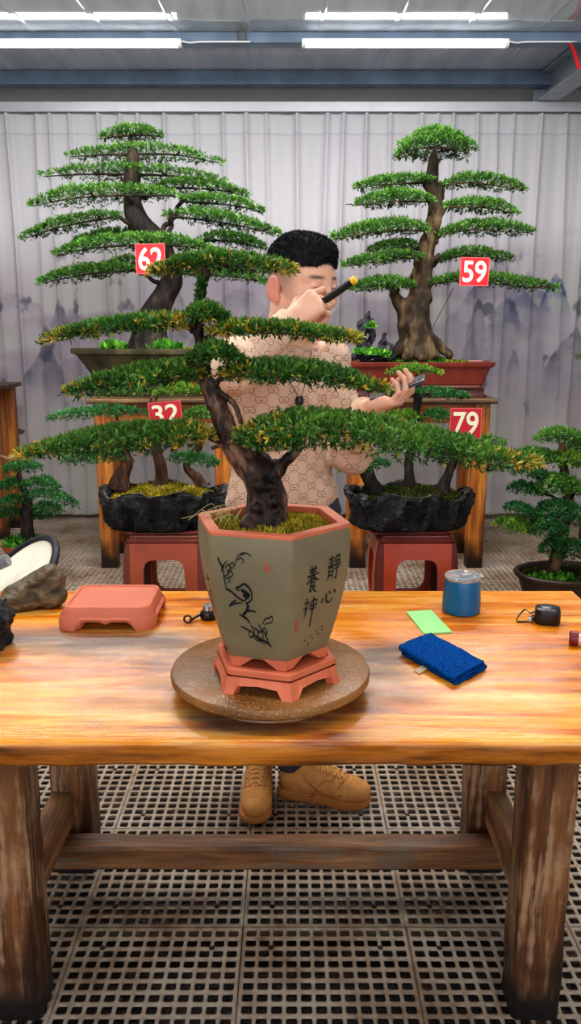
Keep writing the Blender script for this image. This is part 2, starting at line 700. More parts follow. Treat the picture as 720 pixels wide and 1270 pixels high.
# metals, plastics
MT['card_red'] = plain('red_acrylic', rgb(206, 22, 36), 0.25, 0.5, var=0.06, scale=6)
MT['card_white'] = plain('cream_numeral', rgb(255, 246, 214), 0.5, 0.3, var=0.02)
MT['card_border'] = plain('pale_red_edge', rgb(232, 96, 92), 0.3, 0.5, var=0.03)
MT['wire'] = plain('dark_wire', rgb(46, 42, 40), 0.5, 0.5, 0.5)
MT['black_plastic'] = plain('black_plastic', rgb(24, 25, 28), 0.28, 0.5, var=0.1)
MT['grey_plastic'] = plain('grey_plastic', rgb(126, 126, 130), 0.35, 0.5)
MT['dark_grey_plastic'] = plain('dark_grey_plastic', rgb(64, 66, 72), 0.25, 0.5)
MT['yellow_plastic'] = plain('yellow_plastic', rgb(232, 186, 42), 0.4, 0.5)
MT['silver'] = plain('silver_metal', rgb(186, 188, 190), 0.25, 0.5, 0.9)
MT['blue_enamel'] = plain('teal_blue_enamel', rgb(14, 92, 134), 0.3, 0.5, var=0.04, scale=6)
MT['note_paper'] = plain('pale_green_paper', rgb(160, 222, 146), 0.75, 0.2, var=0.02, scale=6)
k = Mat('royal_blue_terry', 0.95, 0.1)
k.color(k.ramp(k.noise(260, 3), [(0.3, rgb(0, 52, 116)), (0.7, rgb(4, 92, 172))]))
k.bump(k.noise(420, 3), 0.6, 0.003)
MT['towel'] = k.m
MT['tag_cream'] = plain('cream_ribbon', rgb(196, 176, 140), 0.7, 0.2)
MT['maroon'] = plain('maroon_plastic', rgb(112, 24, 36), 0.35, 0.5)
MT['cream_plastic'] = plain('cream_plastic', rgb(234, 200, 168), 0.4, 0.5)
k = Mat('clear_lid_plastic', 0.06, 0.5)
k.color(k.ramp(k.noise(20, 2), [(0.3, rgb(214, 222, 226)), (0.7, rgb(236, 240, 242))]))
k.b.inputs['Transmission Weight'].default_value = 0.75
MT['clear'] = k.m
MT['reflector_white'] = plain('off_white_fabric', rgb(236, 228, 208), 0.8, 0.2, var=0.1, scale=7)
MT['black_band'] = plain('black_band', rgb(28, 29, 38), 0.6, 0.4)
# the shed
k = Mat('painted_steel_sheet', 0.06, 0.6, 0.0)
k.color(k.ramp(k.noise(1.2, 4, 0.5, k.map((6, 0.6, 1))), [(0.3, rgb(176, 182, 190)), (0.7, rgb(196, 202, 210))]))
k.bump(k.noise(5.0, 4, 0.6, k.map((1.0, 4.0, 1))), 0.02, 0.002)
MT['ceiling'] = k.m
MT['steel_blue'] = plain('blue_grey_steel', rgb(112, 130, 152), 0.5, 0.5, 0.0, 0.16, 6)
MT['steel_grey'] = plain('grey_steel', rgb(150, 156, 166), 0.4, 0.5, 0.2, 0.14, 8)
MT['steel_dark'] = plain('dark_steel', rgb(96, 100, 106), 0.6, 0.4, 0.0, 0.2, 8)
MT['aluminium'] = plain('aluminium_rail', rgb(206, 208, 214), 0.35, 0.5, 0.2, 0.04, 8)
MT['wall_white'] = plain('white_wall', rgb(240, 239, 233), 0.7, 0.3, var=0.05, scale=3)
MT['red_ribbon'] = plain('red_ribbon', rgb(206, 34, 40), 0.5, 0.4)
k = Mat('plastic_grating', 0.5, 0.4)
k.color(k.ramp(k.noise(2.6, 6, 0.65) * 0.7 + k.noise(40, 4) * 0.3, [(0.3, rgb(112, 86, 64)), (0.5, rgb(152, 134, 116)), (0.7, rgb(178, 164, 150))]))
k.bump(k.noise(90, 3), 0.15, 0.002)
MT['grating'] = k.m
k = Mat('wet_brown_ground', 0.5, 0.5)
k.color(k.ramp(k.noise(11, 6, 0.65), [(0.35, rgb(7, 7, 8)), (0.55, rgb(28, 20, 16)), (0.75, rgb(78, 48, 32))]))
k.rough(k.noise(7, 4).ss(0.35, 0.65) * 0.6 + 0.05)
k.bump(k.noise(30, 6), 0.7, 0.02)
MT['ground'] = k.m
k = Mat('tube_light', 0.4)
k.b.inputs['Emission Color'].default_value = (1.0, 0.985, 0.96, 1)
k.b.inputs['Emission Strength'].default_value = 11.0
k.color(k.ramp(k.noise(2, 1), [(0, (1, 1, 1, 1)), (1, (0.98, 0.98, 1, 1))]))
MT['tube'] = k.m
MT['white_plastic'] = plain('white_plastic', rgb(226, 228, 230), 0.4, 0.5, var=0.02)
k = Mat('sheer_printed_curtain', 0.8, 0.15)
c = k.attr()
k.color(c)
k.bump(k.noise(500, 2), 0.05, 0.001)
k.translucent(0.35, c)
MT['curtain'] = k.m
# person
k = Mat('skin', 0.5, 0.4)
k.color(k.attr())
k.b.inputs['Subsurface Weight'].default_value = 0.12
k.b.inputs['Subsurface Radius'].default_value = (0.012, 0.005, 0.003)
k.bump(k.noise(220, 3), 0.06, 0.001)
MT['skin'] = k.m
k = Mat('black_hair', 0.55, 0.4)
hv = k.map((60, 60, 8))
k.color(k.ramp(k.noise(7, 4, 0.6, hv), [(0.3, rgb(9, 9, 13)), (0.75, rgb(38, 38, 46))]))
k.bump(k.noise(9, 4, 0.6, hv), 0.6, 0.004)
MT['hair'] = k.m
k = Mat('beige_patterned_knit', 0.9, 0.15)
uvn = k.nt.nodes.new('ShaderNodeUVMap')
uvn.uv_map = 'pattern'
u, w, _ = k.xyz(uvn.outputs[0])
tot = None
for ox, oy in ((0.0, 0.0), (0.5, 0.5)):
    cx = ((u / 0.070 + (50.0 + ox)).fract() - 0.5) * 0.070
    cy = ((w / 0.056 + (50.0 + oy)).fract() - 0.5) * 0.056
    ax = cx.abs() - 0.0078
    r = (ax * ax + cy * cy).sqrt()
    ring = (r - 0.0086).abs().lt(0.0013)
    gap = ax.lt(-0.0035) * cy.gt(0.0008) * cy.lt(0.0058)
    bar = cy.abs().lt(0.0011) * ax.lt(0.0005) * ax.gt(-0.0086)
    g1 = (ring - gap).max(0.0).max(bar)
    dx, dy = cx.abs() - 0.0195, cy.abs() - 0.014
    dot = (dx * dx + dy * dy).sqrt().lt(0.0017)
    dx2, dy2 = cx.abs() - 0.0245, cy.abs() - 0.0176
    dot2 = (dx2 * dx2 + dy2 * dy2).sqrt().lt(0.0011)
    g1 = g1.max(dot).max(dot2)
    tot = g1 if tot is None else tot.max(g1)
basec = k.ramp(k.noise(9, 4), [(0.3, rgb(202, 170, 148)), (0.7, rgb(218, 188, 167))])
k.color(k.mix(tot * 0.8, basec, rgb(140, 100, 74)))
k.bump(k.noise(380, 3), 0.25, 0.002)
MT['knit'] = k.m
MT['rib'] = plain('beige_rib', rgb(214, 182, 156), 0.9, 0.15, var=0.05, scale=120, bump=0.2)
MT['trousers'] = plain('dark_grey_cloth', rgb(62, 62, 68), 0.9, 0.15, var=0.1, scale=60)
MT['suede'] = plain('wheat_leather', rgb(196, 138, 78), 0.65, 0.3, var=0.1, scale=40, bump=0.08)
MT['lace'] = plain('pale_wheat_lace', rgb(214, 160, 100), 0.8, 0.2)
MT['suede_dark'] = plain('darker_wheat_leather', rgb(158, 102, 52), 0.65, 0.3, var=0.1, scale=40)
MT['gum'] = plain('tan_rubber', rgb(178, 118, 62), 0.6, 0.3, var=0.06, scale=30)
MT['eye'] = tinted('eye', 0.1, 0.5)
# ------------------------------------------------------------------ the shed
CURT_Y, WALL_Y = 6.2, 6.62
XL, XR, YN = -3.4, 3.4, -1.6


def struct(o):
    o['kind'] = 'structure'
    return o


# floor of square plastic gratings, 12 x 12 rounded holes each
plugs = []


def grating():
    T, nh = 0.405, 12
    pitch = T / (nh + 0.35)
    V, F4 = [], []
    hw = pitch * 0.372
    rc = hw * 0.35
    hole = []
    for cx, cy, a0 in ((1, 1, 0), (-1, 1, 90), (-1, -1, 180), (1, -1, 270)):
        for a in (a0 + 12, a0 + 78):
            hole.append((cx * (hw - rc) + rc * math.cos(math.radians(a)), cy * (hw - rc) + rc * math.sin(math.radians(a))))
    # outer ring of the same eight directions on the cell's border
    h = pitch / 2
    outer = [(h, h * 0.55), (h * 0.55, h), (-h * 0.55, h), (-h, h * 0.55), (-h, -h * 0.55), (-h * 0.55, -h), (h * 0.55, -h), (h, -h * 0.55)]
    corner = [(h, h), (-h, h), (-h, -h), (h, -h)]
    cv = [(x, y, 0) for x, y in outer] + [(x, y, 0) for x, y in hole] + [(x, y, -0.005) for x, y in hole] + [(x, y, 0) for x, y in corner]
    cf = []
    for i in range(8):
        j = (i + 1) % 8
        cf.append((i, j, 8 + j, 8 + i))
        cf.append((8 + i, 8 + j, 16 + j, 16 + i))
    for q, (a, b) in enumerate(((0, 1), (2, 3), (4, 5), (6, 7))):
        cf.append((a, 24 + q, b, b))
    cv, cf = np.array(cv), np.array(cf)
    tv, tf = [], []
    for i in range(nh):
        for j in range(nh):
            b = len(tv) * len(cv)
            tv.append(cv + np.array([(i - (nh - 1) / 2) * pitch, (j - (nh - 1) / 2) * pitch, 0]))
            tf.append(cf + b)
    tv, tf = np.concatenate(tv), np.concatenate(tf)
    m = nh * pitch / 2                       # the solid rim of a tile with a hair of a gap to the next
    e = T / 2 - 0.0012
    rim = np.array([(-e, -e, 0), (e, -e, 0), (e, e, 0), (-e, e, 0), (-m, -m, 0), (m, -m, 0), (m, m, 0), (-m, m, 0),
                    (-e, -e, -0.03), (e, -e, -0.03), (e, e, -0.03), (-e, e, -0.03)])
    rf = np.array([(0, 1, 5, 4), (1, 2, 6, 5), (2, 3, 7, 6), (3, 0, 4, 7), (0, 8, 9, 1), (1, 9, 10, 2), (2, 10, 11, 3), (3, 11, 8, 0)])
    tf = np.concatenate([tf, rf + len(tv)])
    tv = np.concatenate([tv, rim])
    # round screw holes, drawn as dark plugs at four crossings
    for sx in (-4, 4):
        for sy in (-4, 4):
            b = len(tv)
            ring = np.array([(sx * pitch + 0.0075 * math.cos(a), sy * pitch + 0.0075 * math.sin(a), 0.0005) for a in [2 * PI * q / 8 for q in range(8)]])
            tv = np.concatenate([tv, ring])
            tf = np.concatenate([tf, np.array([(0, 1, 2, 3), (0, 3, 4, 7), (4, 5, 6, 7)]) + b])
            plugs.append((len(tf) - 3, len(tf)))
    return tv, tf, T


tv, tf, T = grating()
SEAM_X, SEAM_Y = -0.118, 1.735                 # a joint that the photograph shows
Vs, Fs, b = [], [], 0
for i in range(-8, 8):
    for j in range(-4, 12):
        dz = float(rng.normal(0, 0.0006))
        Vs.append(tv + np.array([SEAM_X + (i + 0.5) * T, SEAM_Y + (j + 0.5) * T, dz]))
        Fs.append(tf + b)
        b += len(tv)
F = np.concatenate(Fs)
V = np.concatenate(Vs)
# corner triangles were written with a doubled last index: split them off
tri = F[:, 2] == F[:, 3]
me = bpy.data.meshes.new('floor')
quads, tris = F[~tri], F[tri][:, :3]
me.vertices.add(len(V))
me.vertices.foreach_set('co', V.astype(np.float32).ravel())
loops = np.concatenate([quads.ravel(), tris.ravel()])
me.loops.add(len(loops))
me.loops.foreach_set('vertex_index', loops.astype(np.int32))
me.polygons.add(len(quads) + len(tris))
ls = np.concatenate([np.arange(len(quads)) * 4, len(quads) * 4 + np.arange(len(tris)) * 3]).astype(np.int32)
lt = np.concatenate([np.full(len(quads), 4), np.full(len(tris), 3)]).astype(np.int32)
me.polygons.foreach_set('loop_start', ls)
me.polygons.foreach_set('loop_total', lt)
me.update(calc_edges=True)
me.validate()
me.materials.append(MT['grating'])
me.materials.append(MT['ground'])
nt_f = len(tf)
mi = np.zeros(len(F), dtype=np.int32)
for a, b in plugs:
    for c in range(len(F) // nt_f):
        mi[c * nt_f + a:c * nt_f + b] = 1
me.polygons.foreach_set('material_index', np.concatenate([mi[~tri], mi[tri]]))
fl = bpy.data.objects.new('floor', me)
COL.objects.link(fl)
struct(fl)

g = MB()
nx_, ny_ = 60, 70
gv, gf = [], []
for j in range(ny_ + 1):
    for i in range(nx_ + 1):
        gv.append((XL - 0.5 + (XR - XL + 1) * i / nx_, YN - 0.5 + (WALL_Y - YN + 0.9) * j / ny_, -0.075))
gv = np.array(gv)
gv[:, 2] += fbm(gv, 9.0, 3, 3) * 0.006
gf = np.array([(j * (nx_ + 1) + i, j * (nx_ + 1) + i + 1, (j + 1) * (nx_ + 1) + i + 1, (j + 1) * (nx_ + 1) + i) for j in range(ny_) for i in range(nx_)])
struct(np_mesh('ground', gv, gf, MT['ground']))

w = MB().box(XL, XR, WALL_Y, WALL_Y + 0.1, -0.1, 3.4)
struct(w.build('wall_back', MT['wall_white']))
struct(MB().box(XL - 0.1, XL, 1.6, WALL_Y + 0.1, -0.1, 3.3).build('wall_left', MT['wall_white']))
struct(MB().box(XR, XR + 0.1, 1.6, WALL_Y + 0.1, -0.1, 3.3).build('wall_right', MT['wall_white']))

# ceiling of ribbed, glossy painted sheet
CEIL = 3.145
CZ = lambda y: CEIL + 0.06 * (y - 5.17)
prof = []
x = XL
while x < XR:
    prof += [(x, 0), (x + 0.196, 0), (x + 0.204, 0.0022), (x + 0.226, 0.0022), (x + 0.234, 0)]
    x += 0.42
c = MB()
c.loft([[(px_, YN, CZ(YN) - dz) for px_, dz in prof], [(px_, WALL_Y, CZ(WALL_Y) - dz) for px_, dz in prof]], False, False, closed=False)
c.loft([[(x_, y_, CZ(y_) + e) for x_, e in ((XL, .004), (XR, .004), (XR, .05), (XL, .05))] for y_ in (YN, WALL_Y)])
struct(c.build('ceiling', MT['ceiling']))


def channel(name, y0, y1, z0, z1, mat, lip=0.018):
    """a steel C-section across the shed"""
    m = MB()
    m.box(XL, XR, y0, y0 + 0.004, z0, z1)
    m.box(XL, XR, y0, y1, z0, z0 + 0.004)
    m.box(XL, XR, y0, y1, z1 - 0.004, z1)
    m.box(XL, XR, y1 - 0.004, y1, z0, z0 + lip)
    return struct(m.build(name, mat, bevel=0.001))


channel('ceiling_beam_front', 5.19, 5.27, 3.086, 3.147, MT['steel_blue'])
channel('ceiling_beam_rear', 6.08, 6.16, 3.105, 3.2, MT['steel_blue'])
channel('ceiling_beam_wall', 6.5, 6.6, 3.045, 3.11, MT['steel_grey'])
for i, (px_, yy, zz) in enumerate(((300, 5.182, 3.118), (241, 6.49, 3.07))):
    p = at(px_, 45 if i == 0 else 127, yy)
    m = MB().box(p.x - 0.025, p.x + 0.025, yy, yy + 0.006, zz - 0.034, zz + 0.03).box(p.x - 0.02, p.x + 0.02, yy - 0.012, yy, zz - 0.02, zz + 0.02)
    struct(m.build('beam_bracket', MT['steel_dark'], bevel=0.002))
# the rolled steel girder that runs towards the viewer
gx = 1.80
m = MB()
m.box(gx - 0.075, gx + 0.075, 3.3, 6.2, 3.025, 3.035)
m.box(gx - 0.075, gx + 0.075, 3.3, 6.2, 3.186, 3.197)
m.box(gx - 0.005, gx + 0.005, 3.3, 6.2, 3.03, 3.19)
m.box(gx - 0.09, gx + 0.09, 6.19, 6.2, 3.0, 3.2)
for q_ in m.v:
    q_.z += 0.06 * (q_.y - 6.2)
struct(m.build('ceiling_girder', MT['steel_grey'], bevel=0.002))

# red ribbon tied round the girder
a = at(705, 52, 5.188)
pts = spline([a, a + Vector((0.02, -0.004, -0.03)), a + Vector((0.045, -0.012, -0.09)), a + Vector((0.062, -0.02, -0.15))], 5)
rb = MB()
rb.loft([[Vector(p) + Vector((-0.012, 0, 0.006)), Vector(p) + Vector((0.012, 0, -0.002)), Vector(p) + Vector((0.012, 0.003, -0.002)), Vector(p) + Vector((-0.012, 0.003, 0.006))] for p in pts])
tag(rb.build('ribbon', MT['red_ribbon'], origin=a), 'short red ribbon hanging from the ceiling beam near the girder', 'ribbon')

# two lit tubes under the front beam
TY = 5.17


def tube_light(x0, label, seed):
    L = 1.2
    t = thing('tube_light', (x0 + L / 2, TY, 3.1), label, 'ceiling light', 'lit tubes under the ceiling beam')
    base = MB().box(x0, x0 + L, TY - 0.022, TY + 0.018, 3.0865, 3.1).box(x0 + 0.1, x0 + 0.14, TY - 0.01, TY + 0.0195, 3.09, 3.104).box(x0 + L - 0.14, x0 + L - 0.1, TY - 0.01, TY + 0.0195, 3.09, 3.104)
    base.build('housing', MT['white_plastic'], t, bevel=0.003)
    prof = [(TY + 0.026 * math.cos(a), 3.086 - 0.03 * math.sin(a)) for a in [PI * k / 10 for k in range(11)]]
    MB().loft([[(x, y, z) for y, z in prof] for x in (x0 + 0.02, x0 + L - 0.02)]).build('diffuser', MT['tube'], t, smooth='auto')
    for xx in (x0, x0 + L - 0.022):
        MB().loft([[(x, 0.0 + y + (y - TY) * 0.1, z - 0.002) for y, z in prof] for x in (xx, xx + 0.022)]).build('end_cap', MT['white_plastic'], t, smooth='auto')
    wv = spline([(x0 + L, TY, 3.09), (x0 + L + 0.05, TY + 0.008, 3.085), (x0 + L + 0.12, TY + 0.013, 3.091), (x0 + L + 0.4, TY + 0.0145, 3.092)], 5)
    MB().tube(wv, 0.005, 6).build('cable', MT['white_plastic'], t, smooth=True)
    return t


l1 = at(630, 56, TY).x - 1.2
tube_light(l1, 'lit white tube light under the beam, the one nearer the girder and red ribbon', 1)
tube_light(at(225, 56, TY).x - 1.2, 'lit white tube light under the beam, above the curtain behind the bonsai numbered 62', 2)

# curtain rail and curtain
m = MB()
m.box(XL, XR, CURT_Y - 0.03, CURT_Y + 0.03, 3.005, 3.02).box(XL, XR, CURT_Y - 0.045, CURT_Y - 0.03, 2.955, 3.02).box(XL, XR, CURT_Y + 0.03, CURT_Y + 0.034, 2.975, 3.02)
tag(m.build('curtain_rail', MT['aluminium'], origin=(0, CURT_Y, 3.0), bevel=0.004), 'white aluminium curtain rail running the width of the back wall', 'curtain rail')


def curtain():
    x0, x1, z0, z1 = -2.75, 2.75, 0.035, 2.953
    nx, nz = 640, 330
    xs, zs = np.linspace(x0, x1, nx), np.linspace(z0, z1, nz)
    Xg, Zg = np.meshgrid(xs, zs)
    t = (z1 - Zg) / (z1 - z0)
    r = np.random.default_rng(5)
    off = np.zeros_like(Xg)
    c = x0 - 0.1
    while c < x1 + 0.2:
        drift = r.normal(0, 0.035)
        amp = r.uniform(0.035, 0.075)
        wid = r.uniform(0.010, 0.02)
        cc = c + drift * t + 0.012 * np.sin(3 * t + c * 9)
        ww = wid * (1 + 1.8 * t)
        d = Xg - cc
        off += amp * (1 - 0.35 * t) * np.exp(-np.abs(d / ww) ** 1.4)
        off += 0.014 * np.exp(-((d - 0.06) / 0.05) ** 2)
        c += r.uniform(0.11, 0.22)
    P = np.stack([Xg.ravel(), np.zeros(Xg.size), Zg.ravel()], 1)
    off = off.ravel() + 0.012 * vnoise(P * np.array([1, 1, 0.4]), 5.0, 2) + 0.008 * vnoise(P * np.array([1, 1, 2.0]), 4.0, 9) * t.ravel()
    Y = CURT_Y + 0.03 - off
    # the hem dips a little between folds
    Zf = P[:, 2] + (0.012 * vnoise(P * np.array([1, 0, 0]), 7.0, 4)) * t.ravel() ** 6
    V = np.stack([P[:, 0], Y, Zf], 1)
    # printed ink landscape, as colour of the cloth
    col = np.tile(np.array([lin(232), lin(230), lin(236)]), (len(V), 1))
    x, z = P[:, 0], P[:, 2]

    def over(rgb_, a):
        a = np.clip(a, 0, 1)[:, None]
        col[:] = col * (1 - a) + np.array([lin(k_) for k_ in rgb_]) * a
    S = lambda v, a, b: np.clip((v - a) / (b - a), 0, 1) ** 2 * (3 - 2 * np.clip((v - a) / (b - a), 0, 1))
    n1, n2, n3 = fbm(P, 1.6, 11), fbm(P, 3.4, 23), fbm(P, 9.0, 31, 4)
    low = S(z, 2.3, 1.7)
    over((202, 192, 200), 0.75 * low)
    over((176, 166, 184), low * S(n1, 0.0, 0.9) * 0.7)
    over((206, 208, 194), low * S(n2, 0.1, 0.9) * 0.55)
    over((150, 138, 156), low * S(fbm(P * np.array([1, 1, 3]), 1.3, 41), 0.25, 0.9) * 0.45)
    # peaks: px, py, half-width (m), height (m), ink, strength
    peaks = [(72, 372, 0.12, 0.55, (108, 100, 122), .75), (92, 385, 0.20, 0.50, (134, 122, 136), .6), (52, 425, 0.13, 0.35, (72, 84, 116), .75),
             (118, 420, 0.16, 0.3, (150, 140, 156), .5), (18, 360, 0.4, 0.6, (176, 166, 178), .5), (150, 410, 0.3, 0.4, (166, 156, 172), .5),
             (216, 345, 0.06, 0.28, (104, 108, 128), .6), (300, 350, 0.30, 0.5, (146, 140, 156), .6), (330, 385, 0.16, 0.4, (112, 110, 128), .6), (262, 380, 0.2, 0.5, (150, 146, 160), .5),
             (440, 360, 0.25, 0.5, (160, 154, 168), .5), (592, 372, 0.06, 0.3, (52, 66, 100), .85), (584, 410, 0.05, 0.25, (66, 80, 116), .8), (621, 318, 0.26, 0.55, (124, 124, 148), .8),
             (655, 335, 0.16, 0.4, (112, 116, 144), .7), (628, 362, 0.10, 0.3, (62, 80, 120), .7), (690, 340, 0.10, 0.36, (48, 84, 140), .85),
             (712, 405, 0.16, 0.4, (84, 84, 104), .75), (638, 425, 0.04, 0.22, (64, 62, 76), .8), (560, 390, 0.3, 0.5, (166, 158, 174), .5)]
    for q, (px_, py_, hw, hh, ink, st) in enumerate(peaks):
        p = at(px_, py_, CURT_Y)
        d = np.abs(x - p.x) / hw
        zr = p.z - hh * 0.55 * d ** 1.3 + 0.05 * fbm(P * np.array([1, 0, 0]), 14.0, 60 + q) + 0.02 * n3
        dep = zr - z
        a = S(dep, 0, 0.025) * np.exp(-np.clip(dep, 0, None) / (hh * 0.55)) * S(1.5 - d, 0, 0.7)
        a *= 0.55 + 0.7 * S(n3 + 0.4 * fbm(P, 22.0, 80 + q), -0.5, 0.7)
        over(ink, a * st)
    # dark rock strokes
    stroke = low * S(fbm(P * np.array([1.6, 1, 1]), 5.5, 91, 4), 0.62, 0.95) * S(np.abs(x), 0.6, 1.0)
    over((74, 80, 104), stroke * 0.65)
    # mist and pale lower cloth
    over((214, 208, 208), S(z, 1.05, 0.7) * 0.8)
    over((212, 214, 200), S(z, 1.25, 0.6) * S(n2, 0.0, 0.8) * 0.35)
    # little boat
    bp = at(17, 537, CURT_Y)
    bx, bz = x - bp.x, z - bp.z
    hull = (np.abs(bz - 0.9 * bx ** 2 * 2.0 + 0.0) < 0.014) & (np.abs(bx) < 0.085)
    hut = (np.abs(bx - 0.01) < 0.045) & (bz > 0) & (bz < 0.035)
    over((70, 68, 78), (hull | hut) * 0.8)
    # stitched header band
    over((236, 236, 240), S(z, 2.82, 2.83) * 0.5)
    over((190, 190, 198), (np.abs(z - 2.82) < 0.006) * 0.5)
    over((196, 188, 168), S(z, 0.075, 0.04) * 0.6)
    i, j = np.meshgrid(np.arange(nx - 1), np.arange(nz - 1))
    a0 = (j * nx + i).ravel()
    Fq = np.stack([a0, a0 + 1, a0 + 1 + nx, a0 + nx], 1)
    o = np_mesh('curtain', V, Fq, MT['curtain'], origin=(0, CURT_Y, 0.03), tint=col)
    tag(o, 'white sheer pleated curtain printed with ink mountains, across the back wall', 'curtain')
    return o


curtain()
# ------------------------------------------------------------------ the work table
TZ = 0.78
TX0, TX1, TY0, TY1 = -0.86, 0.742, 1.232, 2.036
tb = thing('work_table', ((TX0 + TX1) / 2, (TY0 + TY1) / 2, 0), 'long wooden work table with orange varnished top and worn brown legs', 'table')


def rough_box(m, x0, x1, y0, y1, z0, z1, n=10, axis=2, amp=0.0025, seed=0):
    """a hand-planed timber: a box lofted along one axis with slight wobble and chamfered arrises"""
    lo, hi = [x0, y0, z0], [x1, y1, z1]
    o1, o2 = [(1, 2), (0, 2), (0, 1)][axis]
    ch = 0.007
    a0, a1, b0, b1 = lo[o1], hi[o1], lo[o2], hi[o2]
    prof = [(a0 + ch, b0), (a1 - ch, b0), (a1, b0 + ch), (a1, b1 - ch), (a1 - ch, b1), (a0 + ch, b1), (a0, b1 - ch), (a0, b0 + ch)]
    if axis == 1:
        prof = prof[::-1]
    rings = []
    r = random.Random(seed)
    for i in range(n + 1):
        t = lo[axis] + (hi[axis] - lo[axis]) * i / n
        ring = []
        for (a, b) in prof:
            p = [0, 0, 0]
            p[axis] = t
            p[o1] = a + r.uniform(-amp, amp)
            p[o2] = b + r.uniform(-amp, amp)
            ring.append(p)
        rings.append(ring)
    return m.loft(rings)


# top: one thick board with a rounded, slightly wavy front arris
def table_top():
    n = 40
    rings = []
    r = random.Random(3)
    t = 0.05
    ch = 0.008
    for i in range(n + 1):
        x = TX0 + (TX1 - TX0) * i / n
        w1, w2 = r.uniform(-.0012, .0012), r.uniform(-.0025, .0025)
        y0, y1, z0, z1 = TY0 + w1, TY1, TZ - t + w2, TZ
        rings.append([(x, y0 + ch, z1), (x, y0 + 0.003, z1 - 0.003), (x, y0, z1 - ch), (x, y0 + w2, (z0 + z1) / 2), (x, y0, z0 + ch), (x, y0 + ch, z0), (x, y1 - ch, z0), (x, y1, z0 + ch), (x, y1, z1 - ch), (x, y1 - ch, z1)])
    m = MB().loft(rings)
    o3 = Vector(((TX0 + TX1) / 2, (TY0 + TY1) / 2, TZ))
    o = m.build('tabletop', MT['table_top'], tb, smooth='auto')
    # object coordinates of the board start at its own middle
    o.location = o3 - ORG[tb.name]
    for v in o.data.vertices:
        v.co -= o3 - ORG[tb.name]
    return o


table_top()
LEGX = ((-0.64, -0.537), (0.478, 0.578))
FY, BY = (1.455, 1.555), (1.936, 2.034)


def part_at(m, name, mat, parent, c, **kw):
    """build with the part's own origin at c so that its grain is laid out from there"""
    o = m.build(name, mat, parent, **kw)
    d = Vector(c) - ORG[parent.name]
    o.location = d
    for v in o.data.vertices:
        v.co -= d
    ORG[o.name] = Vector(c)
    return o


for i, (x0, x1) in enumerate(LEGX):
    for j, (y0, y1) in enumerate((FY, BY)):
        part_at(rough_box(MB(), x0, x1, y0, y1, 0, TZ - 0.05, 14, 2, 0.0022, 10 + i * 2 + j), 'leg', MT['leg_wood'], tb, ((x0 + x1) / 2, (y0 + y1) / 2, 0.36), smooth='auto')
    xm = (x0 + x1) / 2
    part_at(rough_box(MB(), (x0 if i == 0 else x1 - .056), (x0 + .056 if i == 0 else x1), FY[1] - 0.006, BY[0] + 0.006, 0.15, 0.25, 8, 1, 0.0015, 30 + i), 'side_stretcher', MT['side_rail_wood'], tb, (xm, 1.74, 0.2), smooth='auto')
    part_at(rough_box(MB(), xm - 0.04, xm + 0.04, FY[1] - 0.004, BY[0] + 0.004, 0.65, 0.732, 6, 1, 0.001, 36 + i), 'top_bearer', MT['side_rail_wood'], tb, (xm, 1.74, 0.69), smooth='auto')
part_at(rough_box(MB(), -.612, .556, 1.835, 1.905, 0.082, 0.149, 16, 0, 0.0015, 50), 'long_stretcher', MT['rail_wood'], tb, (-0.03, 1.87, 0.12), smooth='auto')

# ------------------------------------------------------------------ turntable, hexagonal stand
DX, DY_ = -0.038, 1.428
tt = thing('turntable', (DX, DY_, TZ), 'round speckled brown turntable under the hexagonal clay stand', 'turntable')
MB().lathe([(0.0, 0.832), (0.176, 0.832), (0.1855, 0.829), (0.188, 0.823), (0.187, 0.814), (0.18, 0.808), (0.0, 0.808)], (DX, DY_, 0), 72, cap0=False, cap1=False).build('disc', MT['turntable'], tt, smooth='auto')
MB().lathe([(0.0, 0.8085), (0.1, 0.8085), (0.115, 0.80), (0.132, 0.79), (0.135, 0.7805), (0.0, 0.7805)], (DX, DY_, 0), 56, cap0=False, cap1=False).build('base', MT['turntable'], tt, smooth='auto')

HEX_ROT = math.radians(-16)
PX, PY = -0.032, 1.388


def hexring(R, z, c=(PX, PY), rc=0.012, seg=4, rot=HEX_ROT):
    """a hexagon with rounded corners"""
    pts = []
    for k_ in range(6):
        a = rot + k_ * PI / 3
        V0 = Vector((math.cos(a), math.sin(a))) * R
        ap = Vector((math.cos(a - PI / 3), math.sin(a - PI / 3))) * R
        an = Vector((math.cos(a + PI / 3), math.sin(a + PI / 3))) * R
        d0, d1 = (ap - V0).normalized(), (an - V0).normalized()
        s = rc * 0.577
        for q in range(seg + 1):
            t = q / seg
            p = (V0 + d0 * s) * (1 - t) ** 2 + V0 * 2 * t * (1 - t) + (V0 + d1 * s) * t ** 2
            pts.append((c[0] + p.x, c[1] + p.y, z))
    return pts


SX, SY = -0.028, 1.388
hs = thing('display_stand', (SX, SY, 0.832), 'hexagonal pink clay stand with cut-out feet between turntable and pot', 'stand')
c2 = (SX, SY)
R0 = 0.113
MB().loft([hexring(R0 - 0.004, 0.8625, c2), hexring(R0 + 0.001, 0.866, c2), hexring(R0 + 0.001, 0.875, c2), hexring(R0 - 0.002, 0.878, c2), hexring(R0 - 0.012, 0.878, c2), hexring(R0 - 0.015, 0.8755, c2)]).build('top_plate', MT['pink_clay2'], hs, smooth='auto')


